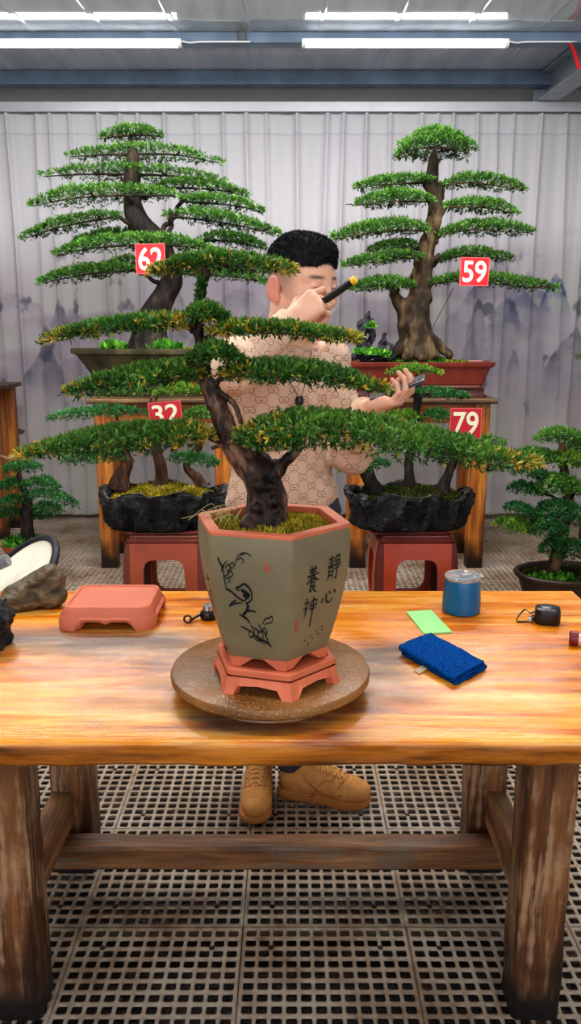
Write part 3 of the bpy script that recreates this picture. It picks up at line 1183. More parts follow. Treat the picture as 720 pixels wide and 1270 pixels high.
def hex_skirt():
    """six panels cut with a shaped arch, thick enough to show their edge"""
    m = MB()
    for k_ in range(6):
        a0 = HEX_ROT + k_ * PI / 3
        a1 = a0 + PI / 3
        n = 28
        outer_t, outer_b, in_t, in_b = [], [], [], []
        for i in range(n + 1):
            t = i / n
            # arch height profile across the panel
            u = abs(t - 0.5) * 2
            h = 0.0 if u > 0.68 else (0.017 * min(1, (0.68 - u) / 0.1) ** 0.6 + 0.004 * (1 - u / 0.68))
            for lst, zt, R in ((outer_t, 0.8626, R0 + 0.001), (outer_b, 0.832 + h, R0 + 0.0105), (in_t, 0.8626, R0 - 0.014), (in_b, 0.832 + h, R0 - 0.006)):
                A = Vector((math.cos(a0), math.sin(a0))) * R
                B = Vector((math.cos(a1), math.sin(a1))) * R
                p = A.lerp(B, t)
                lst.append((SX + p.x, SY + p.y, zt))
        mid = [tuple(Vector(p).lerp(Vector(q), 0.45) - Vector((0, 0, 0))) for p, q in zip(outer_t, outer_b)]
        mid = [(SX + (p[0] - SX) * 0.985, SY + (p[1] - SY) * 0.985, p[2]) for p in mid]
        b = len(m.v)
        rows = [outer_t, mid, outer_b, in_b, in_t]
        for r in rows:
            m.v += [Vector(p) for p in r]
        for q in range(4):
            for i in range(n):
                s = b + q * (n + 1) + i
                m.f.append((s, s + n + 1, s + n + 2, s + 1))
    return m


hex_skirt().build('footed_skirt', MT['pink_clay2'], hs, smooth='auto', angle=50)

# ------------------------------------------------------------------ things lying on the table
# low rounded clay stand
cs = thing('display_stand', (-0.423, 1.838, TZ), 'low pink clay stand with rounded corners and curled feet, beside the brown stone', 'stand')


def rrect(w, d, r, z, c, seg=6):
    pts = []
    for sx, sy, a0 in ((1, 1, 0), (-1, 1, 90), (-1, -1, 180), (1, -1, 270)):
        for q in range(seg + 1):
            a = math.radians(a0 + 90 * q / seg)
            pts.append((c[0] + sx * (w / 2 - r) + r * math.cos(a), c[1] + sy * (d / 2 - r) + r * math.sin(a), z))
    return pts


cc = (-0.423, 1.838)
W, D = 0.222, 0.196
MB().loft([rrect(W - .01, D - .01, .028, .812, cc), rrect(W - .018, D - .018, .026, .8235, cc), rrect(W - .022, D - .022, .025, .829, cc), rrect(W - .026, D - .026, .024, .8315, cc),
           rrect(W - .036, D - .036, .02, .8315, cc), rrect(W - .042, D - .042, .018, .828, cc)]).build('top_plate', MT['pink_clay'], cs, smooth='auto')


def arched_skirt():
    n = 160
    m = MB()
    rows = [[], [], [], []]
    P = []
    for (w_, d_, r_) in ((W - .008, D - .008, .03), (W + .006, D + .006, .034), (W - .02, D - .02, .025), (W - .026, D - .026, .024)):
        ring = rrect(w_, d_, r_, 0, cc, 10)
        L = [0]
        for i in range(len(ring)):
            a, b_ = Vector(ring[i]), Vector(ring[(i + 1) % len(ring)])
            L.append(L[-1] + (b_ - a).length)
        res = []
        for i in range(n):
            s = L[-1] * i / n
            j = max(k_ for k_ in range(len(L) - 1) if L[k_] <= s + 1e-9)
            t = (s - L[j]) / max(L[j + 1] - L[j], 1e-9)
            res.append(Vector(ring[j % len(ring)]).lerp(Vector(ring[(j + 1) % len(ring)]), t))
        P.append(res)
    for i in range(n):
        q = P[1][i]
        ux, uy = abs(q.x - cc[0]) / (W / 2), abs(q.y - cc[1]) / (D / 2)
        u = min(ux, uy) if max(ux, uy) > 0.9 else 1
        h = 0.0
        if u < 0.62:
            h = 0.021 * min(1, (0.62 - u) / 0.16) ** 0.55 - 0.006 * max(0, 1 - u / 0.14)
        z_b = TZ + h
        rows[0].append((P[0][i].x, P[0][i].y, 0.8125))
        rows[1].append((P[1][i].x, P[1][i].y, z_b + (0.8125 - z_b) * 0.55))
        rows[2].append((P[1][i].x - (P[1][i].x - cc[0]) * 0.02, P[1][i].y - (P[1][i].y - cc[1]) * 0.02, z_b))
        rows[3].append((P[3][i].x, P[3][i].y, z_b))
    top_in = [(p.x, p.y, 0.8125) for p in P[3]]
    m.loft([rows[0], rows[1], rows[2], rows[3], top_in], False, False)
    return m


arched_skirt().build('footed_skirt', MT['pink_clay'], cs, smooth='auto', angle=50)

# brown layered stone
s = SDF((-0.76, 1.80, 0.76), (-0.52, 2.03, 0.92), 0.004)
for px_, py_, Y, r in ((24, 744, 1.9, .036), (45, 738, 1.92, .042), (58, 722, 1.92, .036), (64, 710, 1.92, .022), (10, 750, 1.88, .02), (60, 742, 1.9, .026)):
    p = at(px_, py_, Y)
    s.ell(p, (r * 1.25, r * 1.1, r), k=0.03)
s.cut((0, 0, TZ + 0.0008), (0, 0, -1))
pts = s.points()
q = pts[:, 0] * 0.62 - pts[:, 2] * 0.78
s.F += ((0.003 * np.sin(q * 150 + 2 * fbm(pts, 14, 5)) + 0.010 * fbm(pts, 16, 8, 4)).reshape(s.n) * (s.F > -0.03)).astype(np.float32)
s.cut((0, 0, TZ + 0.0008), (0, 0, -1))
V, Q = s.mesh(1)
tag(np_mesh('viewing_stone', V, Q, MT['stone'], origin=(-0.64, 1.9, TZ)), 'brown layered stone lying on the table before the white panel', 'stone')

# black craggy lump with moss at the picture's edge
p = onz(-14, 800, TZ)
s = SDF((p.x - .09, p.y - .08, TZ - .01), (p.x + .09, p.y + .09, TZ + .12), 0.004)
s.ell((p.x, p.y, TZ + .03), (.05, .05, .05), k=.02).ell((p.x + .012, p.y + .01, TZ + .062), (.036, .04, .034), k=.02)
pts = s.points()
s.F += (0.012 * fbm(pts, 40, 3, 3)).reshape(s.n).astype(np.float32)
s.cut((0, 0, TZ + 0.0008), (0, 0, -1))
V, Q = s.mesh(0)
tag(np_mesh('lava_rock', V, Q, MT['lava'], origin=(p.x, p.y, TZ)), 'black craggy rock on the table, cut by the picture edge below the brown stone', 'stone')

# insulated cup with a clear lid
cp = onz(571, 766, TZ)
cp.y += 0.045
cp.x = (571.5 - 360) / 950 * cp.y
cu = thing('tumbler', (cp.x, cp.y, TZ), 'teal blue metal tumbler with a clear lid', 'cup')
MB().lathe([(0.0, TZ + .0006), (.042, TZ + .0006), (.0455, TZ + .003), (.0462, TZ + .01), (.0455, TZ + .04), (.043, TZ + .07), (.0408, TZ + .083), (.038, TZ + .083), (.038, TZ + .078), (0, TZ + .078)], (cp.x, cp.y, 0), 48, cap0=False, cap1=False).build('body', MT['blue_enamel'], cu, smooth='auto')
MB().lathe([(.0395, TZ + .0835), (.0413, TZ + .0835), (.0413, TZ + .0865), (.0395, TZ + .0865), (.0395, TZ + .0835)], (cp.x, cp.y, 0), 48, cap0=False, cap1=False).build('rim', MT['silver'], cu, smooth='auto')
lid = thing  # noqa
l = MB().lathe([(0.0, TZ + .084), (.0385, TZ + .084), (.0425, TZ + .0872), (.0435, TZ + .091), (.0415, TZ + .094), (.036, TZ + .094), (.033, TZ + .090), (0, TZ + .089)], (cp.x, cp.y, 0), 48, cap0=False, cap1=False).build('lid', MT['clear'], cu, smooth='auto')
M = Matrix.Translation((cp.x + .006, cp.y, 0)) @ Matrix.Rotation(0.5, 4, 'Z')
MB().box(-.012, .02, -.008, .008, TZ + .0895, TZ + .0955, M).build('slider', MT['clear'], l, bevel=.002)
MB().box(cp.x + .036, cp.x + .05, cp.y - .012, cp.y + .006, TZ + .0895, TZ + .0935).build('lid_tab', MT['clear'], l, bevel=.0015)

# pad of pale green notes
cn = [onz(*q, TZ) for q in ((503.4, 760), (534.8, 758), (560, 785.6), (525, 787.2))]
nt_ = MB()
for k_ in range(3):
    z = TZ + 0.0006 + k_ * 0.0011
    ctr = sum(cn, Vector()) / 4
    R = Matrix.Rotation(0.012 * (k_ - 1), 3, 'Z')
    P4 = [R @ (q - ctr) + ctr for q in cn]
    nt_.loft([[(q.x, q.y, z) for q in P4], [(q.x, q.y, z + 0.0009) for q in P4]])
tag(nt_.build('note_pad', MT['note_paper'], origin=sum(cn, Vector()) / 4), 'pale green slip of note paper lying before the blue tumbler', 'paper')

# folded blue cloth: one zig-zag of towel with a cream tag
A, B, Cc, Dd = [onz(*q, TZ) for q in ((496, 812), (536, 797), (601, 832), (566, 853))]
ux = ((Dd - A) + (Cc - B)) / 2
uy = ((B - A) + (Cc - Dd)) / 2
og = A
t_ = 0.0062


def towel():
    cl = []
    for k_ in range(3):
        xs_ = [i / 12 for i in range(13)]
        if k_ % 2:
            xs_ = xs_[::-1]
        for q in xs_:
            cl.append((0.03 + q * 0.94, t_ * 0.62 + k_ * t_ * 1.22))
        if k_ < 2:
            ex = cl[-1][0]
            sg = 1 if k_ % 2 == 0 else -1
            for a in (-50, -10, 30, 60):
                cl.append((ex + sg * 0.05 * math.cos(math.radians(a)), t_ * 0.62 + (k_ + 0.5) * t_ * 1.22 + t_ * 0.5 * math.sin(math.radians(a))))
    L = uy.length
    c = [(a * L, b) for a, b in cl]
    up, dn = [], []
    for i, p in enumerate(c):
        a, b = Vector(c[max(i - 1, 0)]), Vector(c[min(i + 1, len(c) - 1)])
        d = (b - a).normalized()
        nrm = Vector((-d.y, d.x)) * t_ * 0.56
        up.append(Vector(p) + nrm)
        dn.append(Vector(p) - nrm)
    prof = up + dn[::-1]
    rings = []
    n = 44
    eu, ev = ux.normalized(), uy.normalized()
    for i in range(n + 1):
        s_ = ux.length * i / n
        ring = []
        for q in prof:
            P3 = np.array([[s_ * 1.0, q.x, q.y * 3]])
            edge = 0.004 * float(vnoise(P3, 60, 1)[0]) * (1 if i in (0, n) else 0)
            p = og + eu * (s_ + edge) + ev * (q.x + 0.003 * float(vnoise(P3, 22, 4)[0]))
            ht = max(0.0006, q.y * (1 + 0.10 * float(vnoise(P3, 28, 2)[0])) + 0.001 * math.sin(s_ * 70) * q.y / 0.02)
            ring.append((p.x, p.y, TZ + ht))
        rings.append(ring)
    return MB().loft(rings)


tw = thing('folded_towel', (og + ux / 2 + uy / 2), 'royal blue towel folded flat on the table', 'towel')
towel().build('cloth', MT['towel'], tw, smooth=True)
eu, ev = ux.normalized(), uy.normalized()
tp = onz(522, 832, TZ)
nrm = -ev
M_ = [tp + eu * -.009 - nrm * .012, tp + eu * .009 - nrm * .012, tp + eu * .009 + nrm * .016, tp + eu * -.009 + nrm * .016]
MB().loft([[(q.x, q.y, TZ + .004 - .003 * (i > 1)) for i, q in enumerate(M_)], [(q.x, q.y, TZ + .0055 - .003 * (i > 1)) for i, q in enumerate(M_)]]).build('care_tag', MT['tag_cream'], tw)

# steel tape measure with wrist strap
tm = onz(682, 777, TZ)
tm.y += 0.025
r_ = thing('tape_measure', (tm.x, tm.y, TZ), 'black tape measure with wrist strap on the table', 'tape measure')
M = Matrix.Translation((tm.x, tm.y, 0)) @ Matrix.Rotation(-0.25, 4, 'Z')
ring = lambda s_, z: [tuple(M @ Vector(p)) for p in [(x_ * s_, y_ * s_, z) for x_, y_, _ in rrect(.058, .05, .017, 0, (0, 0), 6)]]
MB().loft([ring(.9, TZ + .0006), ring(1.0, TZ + .005), ring(1.0, TZ + .03), ring(.94, TZ + .037), ring(.8, TZ + .039)]).build('case', MT['black_plastic'], r_, smooth='auto')
MB().lathe([(0, TZ + .0388), (.017, TZ + .0388), (.0185, TZ + .0398), (.016, TZ + .0412), (0, TZ + .0415)], (tm.x, tm.y, 0), 28, cap0=False, cap1=False).build('face_plate', MT['dark_grey_plastic'], r_, smooth='auto')
MB().box(-.036, -.028, -.012, .004, TZ + .004, TZ + .016, M).build('mouth', MT['black_plastic'], r_, bevel=.002)
MB().box(-.042, -.035, -.009, .001, TZ + .0015, TZ + .013, M).build('hook', MT['silver'], r_, bevel=.0006)
a = M @ Vector((-.028, .004, TZ + .024))
e = onz(641, 772, TZ)
pts = spline([a, a + Vector((-.012, 0, -.004)), a + Vector((-.024, -.004, .006)), Vector((e.x + .012, e.y + .01, TZ + .022)), Vector((e.x + .001, e.y + .004, TZ + .010)), Vector((e.x, e.y, TZ + .0025)), Vector((e.x + .022, e.y + .002, TZ + .0018)), Vector((a.x - .01, a.y - .012, TZ + .002))], 6)
MB().loft([[Vector(p_) + Vector((0, -.0035, -.0006)), Vector(p_) + Vector((0, .0035, -.0006)), Vector(p_) + Vector((.0005, .0035, .0009)), Vector(p_) + Vector((.0005, -.0035, .0009))] for p_ in pts]).build('wrist_strap', MT['black_plastic'], r_, smooth='auto')

# small bottle lying at the table's end
bp = onz(708, 802, TZ)
bt = thing('bottle', (bp.x, bp.y + .012, TZ), 'small cream bottle with maroon cap lying on its side at the table end', 'bottle')
Mx = Matrix.Translation((bp.x - .002, bp.y + .012, TZ + .0165)) @ Matrix.Rotation(-0.32, 4, 'Z') @ Matrix.Rotation(PI / 2, 4, 'Y')
MB().lathe([(0, 0), (.013, 0), (.0155, .003), (.0158, .018), (.0145, .019), (0, .019)], (0, 0, 0), 28, Mx, cap0=False, cap1=False).build('cap', MT['maroon'], bt, smooth='auto')
MB().lathe([(0, .0192), (.011, .0192), (.0115, .024), (.0155, .034), (.016, .04), (.016, .09), (.014, .094), (0, .094)], (0, 0, 0), 28, Mx, cap0=False, cap1=False).build('body', MT['cream_plastic'], bt, smooth='auto')

# key fob half behind the pot
kp = onz(258, 770, TZ)
kf = thing('key_fob', (kp.x, kp.y, TZ), 'black key fob with short black strap and ring, partly behind the hexagonal pot', 'key fob')
kx, ky = kp.x, kp.y + .012
MB().lathe([(0, TZ + .0006), (.018, TZ + .0006), (.021, TZ + .008), (.02, TZ + .018), (.015, TZ + .023), (0, TZ + .0235)], (kx, ky, 0), 28, sy=.8, cap0=False, cap1=False).build('case', MT['black_plastic'], kf, smooth='auto')
MB().lathe([(0, TZ + .024), (.013, TZ + .024), (.012, TZ + .034), (.006, TZ + .039), (0, TZ + .039)], (kx - .001, ky, 0), 24, cap0=False, cap1=False).build('silver_cap', MT['silver'], kf, smooth='auto')
MB().tube(spline([(kx - .018, ky, TZ + .012), (kx - .03, ky - .008, TZ + .008), (kx - .041, ky - .02, TZ + .0045)], 6), .0034, 8).build('strap', MT['black_plastic'], kf, smooth=True)
rg = [(kx - .046 + .0085 * math.cos(a), ky - .029, TZ + .0105 + .0085 * math.sin(a)) for a in [2 * PI * i / 24 for i in range(25)]]
MB().tube(rg, .0024, 8, False).build('ring', MT['black_plastic'], kf, smooth=True)

# white reflector panel standing behind the table's end, on a light stand
rc = at(-2, 748, 2.42)
sc_ = 2.42 / 955
th = math.radians(43)
ea = Vector((math.cos(th), 0, math.sin(th)))
ebv = Vector((-math.sin(th) * .36, -.86, math.cos(th) * .36)).normalized()
ra = 104 * sc_
ebv = Vector((-math.sin(th) * .40, .9, math.cos(th) * .40))
rf_ = thing('photo_reflector', (rc.x, rc.y, rc.z), 'white reflector panel with a black rim, tilted behind the table end by the brown stone', 'reflector')
loop = [rc + ea * (ra * math.cos(a)) + ebv * (ra * .82 * math.sin(a)) for a in [2 * PI * i / 64 for i in range(64)]]
nn = ea.cross(ebv).normalized()
if nn.z < 0:
    nn = -nn
MB().loft([[p + nn * .002 for p in loop], [p - nn * .002 for p in loop]]).build('panel', MT['reflector_white'], rf_)
MB().tube(loop + [loop[0]], .0125, 10, False).build('rim', MT['black_band'], rf_, smooth=True)
a = at(-26, 711, 2.40)
b_ = at(10, 694, 2.40)
MB().tube([a, b_], .02, 16).build('clamp', MT['grey_plastic'], rf_, smooth='auto')
base_x, base_y = a.x - .06, a.y
ls_ = thing('light_stand', (base_x, base_y, 0), 'grey stand holding the white reflector panel, mostly outside the picture', 'light stand')
MB().tube([(base_x, base_y, 0.03), (base_x, base_y, a.z - .03)], .013, 14).build('pole', MT['grey_plastic'], ls_, smooth='auto')
MB().tube([(base_x, base_y, a.z - .03), (base_x + .02, base_y, a.z - .005), (a.x - .005, a.y, a.z - .001)], .014, 14).build('arm', MT['grey_plastic'], ls_, smooth='auto')
for k_ in range(3):
    an = 0.5 + k_ * 2 * PI / 3
    MB().tube([(base_x, base_y, .2), (base_x + .18 * math.cos(an), base_y + .18 * math.sin(an), .008)], .008, 10).build('leg', MT['grey_plastic'], ls_, smooth='auto')
# ------------------------------------------------------------------ foliage
def C3(*c):
    return np.array([lin(x) for x in c])


PAL_FRONT = dict(dark=C3(14, 46, 30), mid=C3(52, 104, 44), lite=C3(132, 176, 72), tip=C3(226, 168, 50), tip2=C3(212, 186, 84), under=C3(30, 44, 22))
PAL_FAR = dict(dark=C3(18, 54, 22), mid=C3(66, 116, 46), lite=C3(132, 178, 78), tip=C3(128, 176, 70), tip2=C3(110, 160, 60), under=C3(22, 40, 20))
PAL_DEEP = dict(dark=C3(16, 52, 34), mid=C3(42, 110, 60), lite=C3(100, 168, 88), tip=C3(116, 150, 74), tip2=C3(120, 160, 70), under=C3(20, 40, 26))
PAL_LIME = dict(dark=C3(26, 58, 20), mid=C3(76, 128, 40), lite=C3(146, 184, 64), tip=C3(190, 196, 80), tip2=C3(170, 160, 70), under=C3(34, 54, 20))


def leaf_mesh(P, D, L, W, r):
    """one folded four-cornered blade per row"""
    n = len(P)
    ref = r.normal(size=(n, 3))
    S = np.cross(D, ref)
    S /= np.linalg.norm(S, axis=1, keepdims=True) + 1e-9
    U = np.cross(S, D)
    L, W = L[:, None], W[:, None]
    a = P
    b = P + D * L * 0.5 + S * W * 0.5 + U * W * 0.18
    c = P + D * L + U * L * -0.06
    d = P + D * L * 0.5 - S * W * 0.5 + U * W * 0.18
    V = np.stack([a, b, c, d], 1).reshape(-1, 3)
    F = np.arange(n * 4).reshape(n, 4)
    return V, F


def pad_leaves(spine, hz, hd, leaf, n, pal, seed, tipy=0.3, wear=0.12, peak=0.5, dome=1.0, endw=0.12, lump=0.28):
    """leaves of one flat cloud of foliage laid along a 3-D spine"""
    r = np.random.default_rng(seed)
    S = np.array(spine(5) if callable(spine) else spline(spine, 10))
    seg = np.linalg.norm(np.diff(S, axis=0), axis=1)
    cum = np.concatenate([[0], np.cumsum(seg)])
    tot = cum[-1]
    m = 5                                   # leaves to a sprig
    ns = max(n // m, 8)
    t = r.uniform(0, 1, ns * 3)
    q = np.where(t < peak, t / peak, (1 - t) / (1 - peak))
    prof = np.clip(1 - (1 - q) ** 2.2, 0, 1) ** 0.75
    keep = r.uniform(0, 1, len(t)) < (0.25 + 0.75 * prof)
    t, prof = t[keep][:ns], prof[keep][:ns]
    ns = len(t)
    s = t * tot
    j = np.clip(np.searchsorted(cum, s) - 1, 0, len(seg) - 1)
    f = (s - cum[j]) / np.maximum(seg[j], 1e-9)
    C = S[j] + (S[j + 1] - S[j]) * f[:, None]
    T = (S[j + 1] - S[j]) / np.maximum(seg[j], 1e-9)[:, None]
    th = r.uniform(-0.35, PI + 0.35, ns)
    v, h = np.cos(th), np.sin(th)
    rad = np.where(r.uniform(0, 1, ns) < 0.75, r.uniform(0.85, 1.05, ns), r.uniform(0.3, 0.9, ns))
    lum = 1 + lump * vnoise(C + np.stack([np.zeros(ns), v * hd, np.zeros(ns)], 1), 2.2 / max(hz * 2.2, 0.01) * 0.35, seed)
    w = np.maximum(prof, endw) * lum
    hh = np.where(h > 0, h * dome, h * 0.9)
    side = np.stack([-T[:, 1], T[:, 0], np.zeros(ns)], 1)
    side /= np.linalg.norm(side, axis=1, keepdims=True) + 1e-9
    P = C + side * (v * hd * w * rad)[:, None]
    P[:, 2] += hh * hz * np.maximum(w, 0.3) * rad
    P += r.normal(size=P.shape) * hz * 0.06
    N = side * v[:, None] + np.array([0, 0, 1.0]) * (h * 1.3)[:, None]
    endx = np.clip((np.abs(t - 0.5) - 0.36) / 0.14, 0, 1) * np.sign(t - 0.5)
    N += T * (endx * 1.2)[:, None]
    N[:, 2] += 0.35
    N += r.normal(size=N.shape) * 0.38
    N /= np.linalg.norm(N, axis=1, keepdims=True) + 1e-9
    # sprigs of m leaves round a short shoot
    Pm = np.repeat(P, m, 0)
    Nm = np.repeat(N, m, 0)
    k_ = np.tile(np.arange(m), ns) / m
    rd = r.normal(size=Pm.shape)
    D = Nm * (0.55 + 0.6 * k_)[:, None] + rd * 0.52
    D /= np.linalg.norm(D, axis=1, keepdims=True) + 1e-9
    Ls = leaf * r.uniform(0.7, 1.2, len(Pm))
    Pm = Pm + Nm * (k_ * leaf * 0.8)[:, None]
    V, F = leaf_mesh(Pm, D, Ls, Ls * r.uniform(0.26, 0.38, len(Ls)), r)
    # tint with shade painted in: tops lighter, inner and lower leaves darker
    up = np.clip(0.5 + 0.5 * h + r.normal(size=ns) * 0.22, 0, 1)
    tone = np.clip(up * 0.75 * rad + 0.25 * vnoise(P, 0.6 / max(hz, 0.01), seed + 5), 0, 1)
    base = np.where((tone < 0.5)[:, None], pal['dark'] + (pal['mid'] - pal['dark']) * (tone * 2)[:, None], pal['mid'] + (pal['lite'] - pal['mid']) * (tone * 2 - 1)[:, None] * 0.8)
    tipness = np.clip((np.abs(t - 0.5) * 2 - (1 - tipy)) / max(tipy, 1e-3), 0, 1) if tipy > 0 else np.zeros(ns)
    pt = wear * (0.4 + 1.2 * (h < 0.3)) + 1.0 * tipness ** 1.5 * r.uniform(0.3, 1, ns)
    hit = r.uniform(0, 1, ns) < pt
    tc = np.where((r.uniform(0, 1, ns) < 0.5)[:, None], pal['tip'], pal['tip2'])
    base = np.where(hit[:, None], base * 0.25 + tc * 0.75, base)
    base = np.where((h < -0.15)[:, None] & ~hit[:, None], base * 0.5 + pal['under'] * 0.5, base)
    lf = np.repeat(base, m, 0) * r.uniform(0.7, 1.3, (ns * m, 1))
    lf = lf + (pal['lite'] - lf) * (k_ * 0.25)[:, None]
    return V, F, np.repeat(np.clip(lf, 0, 1), 4, 0)


def twisty(a, b, r0, r1, seed, sag=0.0, n=6, wob=0.12):
    """points and radii of a bent twig from a to b"""
    r = np.random.default_rng(seed)
    a, b = np.array(a), np.array(b)
    L = np.linalg.norm(b - a)
    pts = []
    for i in range(n + 1):
        t = i / n
        p = a + (b - a) * t
        if 0 < i < n:
            p = p + r.normal(size=3) * L * wob * 0.35
        p[2] += sag * 4 * t * (1 - t) * L
        pts.append(p)
    P = spline(pts, 3)
    return P, [r0 + (r1 - r0) * i / (len(P) - 1) for i in range(len(P))]


def bark_up(o, amp, scale, seed=0, stretch=(1, 1, .5)):
    """push a branch's surface in and out"""
    me = o.data
    n = len(me.vertices)
    co = np.empty(n * 3, dtype=np.float32)
    me.vertices.foreach_get('co', co)
    co = co.reshape(-1, 3).astype(np.float64)
    nr = np.empty(n * 3, dtype=np.float32)
    me.vertices.foreach_get('normal', nr)
    co += nr.reshape(-1, 3) * (fbm(co * np.array(stretch), scale, seed, 3) * amp)[:, None]
    me.vertices.foreach_set('co', co.astype(np.float32).ravel())
    me.update()


def trunk(root, pts, Y, mat, seed=0, amp=0.12, name='trunk', seg=18, scale=None):
    """pts: (px, py, half-width px[, dY])"""
    P, R = [], []
    for q in pts:
        y = Y + (q[3] if len(q) > 3 else 0)
        p = at(q[0], q[1], y)
        P.append(p)
        R.append(q[2] * y / ray(q[0], q[1])[1])
    PP = spline(P, 6)
    RR = [float(x[0]) for x in spline([(r,) for r in R], 6)]
    m = MB().tube(PP, RR, seg)
    o = m.build(name, mat, root, smooth=True)
    bark_up(o, amp * max(R), scale or 0.8 / max(R), seed)
    return o


def add_pad(root, Y, pts, th, hd, attach=None, dY=0.0, leaf=0.02, n=3000, pal=PAL_FAR, seed=1, leafmat='leaf_far', r0=0.012, bark_m='twig', tipdy=0.0, twigs=5, **kw):
    """pts: image positions of the pad's middle line at depth Y + dY; the branch is a part, its foliage a sub-part"""
    n_ = len(pts)
    spine = []
    for i, q in enumerate(pts):
        t = i / (n_ - 1) - 0.5
        spine.append(at(q[0], q[1], Y + dY + tipdy * t + (q[2] if len(q) > 2 else 0)))
    sc = (Y + dY) / 1000.0
    hz = max(th - (5.0 if Y < 2 else 2.6), 3.0) * sc
    hd = hd * (1.0 if Y < 2 else .85)
    S = np.array(spline(spine, 6))
    m = MB()
    down = np.array([0, 0, -hz * 0.05])
    mid = S[len(S) // 2] + down
    if attach is not None:
        A = np.array(at(attach[0], attach[1], Y + (attach[2] if len(attach) > 2 else 0)))
        d = np.linalg.norm(S - A, axis=1)
        k_ = int(np.argmin(d))
        k_ = min(max(k_, 1), len(S) - 2)
        P_, R_ = twisty(A, S[k_] + down, r0, r0 * 0.7, seed)
        m.tube(P_, R_, 8)
    else:
        k_ = len(S) // 2
    for e in (S[:k_ + 1][::-1], S[k_:]):
        if len(e) > 2 and np.linalg.norm(e[-1] - e[0]) > hz:
            m.tube([p + down for p in e[:-1]], [r0 * 0.5 * (1 - 0.8 * i / len(e)) for i in range(len(e) - 1)], 7)
    r = np.random.default_rng(seed + 900)
    for _ in range(twigs):
        i = r.integers(1, len(S) - 1)
        side = r.choice([-1, 1])
        q = abs(i / len(S) - 0.5) * 2
        tip = S[i] + np.array([r.normal() * hz, side * hd * 0.75 * (1 - q * q), hz * 0.1])
        P_, R_ = twisty(S[i] + down, tip, r0 * 0.4, r0 * 0.15, seed + _)
        m.tube(P_, R_, 6)
    b = m.build('branch', MT[bark_m], root, smooth=True)
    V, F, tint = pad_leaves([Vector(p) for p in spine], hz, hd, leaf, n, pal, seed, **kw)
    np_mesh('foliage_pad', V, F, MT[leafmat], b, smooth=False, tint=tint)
    return b


def tuft(root, name, cx, cy, z, rx, ry, n, leaf, pal, seed, mat='moss', up=0.9, dome=0.01, ratio=0.4, hole=None):
    """moss or weeds on a pot's soil: an earth dome plus blades"""
    r = np.random.default_rng(seed)
    a, q = r.uniform(0, 2 * PI, n), np.sqrt(r.uniform(0, 1, n))
    P = np.stack([cx + np.cos(a) * q * rx, cy + np.sin(a) * q * ry, z + dome * (1 - q ** 2)], 1)
    P[:, 2] += 0.35 * dome * vnoise(P, 0.35 / max(rx, 0.05) * 12, seed)
    D = r.normal(size=(n, 3)) * 0.7
    D[:, 2] = np.abs(D[:, 2]) + up
    D /= np.linalg.norm(D, axis=1, keepdims=True)
    L = leaf * r.uniform(0.6, 1.3, n)
    V, F = leaf_mesh(P, D, L, L * ratio, r)
    t = np.clip(0.5 + 0.45 * vnoise(P, 1.6 / max(rx, 0.05) * 2, seed + 3) + r.normal(size=n) * 0.2, 0, 1)
    c = np.where((t < .5)[:, None], pal['dark'] + (pal['mid'] - pal['dark']) * (t * 2)[:, None], pal['mid'] + (pal['lite'] - pal['mid']) * (t * 2 - 1)[:, None])
    # soil dome under the blades
    k_, rings = 40, 8
    sv = [(cx, cy, z + dome)]
    sf = []
    for i in range(1, rings + 1):
        for j in range(k_):
            aa = 2 * PI * j / k_
            qq = i / rings
            sv.append((cx + math.cos(aa) * qq * rx * 1.02, cy + math.sin(aa) * qq * ry * 1.02, z + dome * (1 - qq ** 2)))
    for j in range(k_):
        sf.append((0, 1 + j, 1 + (j + 1) % k_, 0))
    for i in range(rings - 1):
        for j in range(k_):
            a0 = 1 + i * k_
            sf.append((a0 + j, a0 + k_ + j, a0 + k_ + (j + 1) % k_, a0 + (j + 1) % k_))
    sf = [f if f[3] != f[0] else (f[0], f[1], f[2], f[2]) for f in sf]
    nb = len(V)
    V2 = np.concatenate([V, np.array(sv)])
    # keep quads only: the fan's degenerate quads become thin ones round a tiny ring
    F2 = np.concatenate([F, np.array([f for f in sf if f[2] != f[3]]) + nb])
    c2 = np.concatenate([np.repeat(c, 4, 0), np.tile((pal['dark'] + pal['mid']) * 0.4, (len(sv), 1))])
    return np_mesh(name, V2, F2, MT[mat], root, smooth=False, tint=np.clip(c2, 0, 1))


PAL_MOSS = dict(dark=C3(92, 88, 22), mid=C3(168, 152, 44), lite=C3(226, 206, 86))
PAL_MOSSG = dict(dark=C3(40, 54, 16), mid=C3(92, 108, 30), lite=C3(150, 156, 54))
PAL_WEED = dict(dark=C3(36, 84, 24), mid=C3(84, 158, 48), lite=C3(150, 208, 84))
PAL_DARKM = dict(dark=C3(30, 38, 14), mid=C3(62, 72, 24), lite=C3(104, 108, 40))

# ------------------------------------------------------------------ the bonsai on the turntable
FY0 = PY
bz = thing('bonsai', (PX, PY, 0.878), 'tall layered bonsai with yellowed leaf tips in the hexagonal painted pot on the turntable', 'bonsai', None)
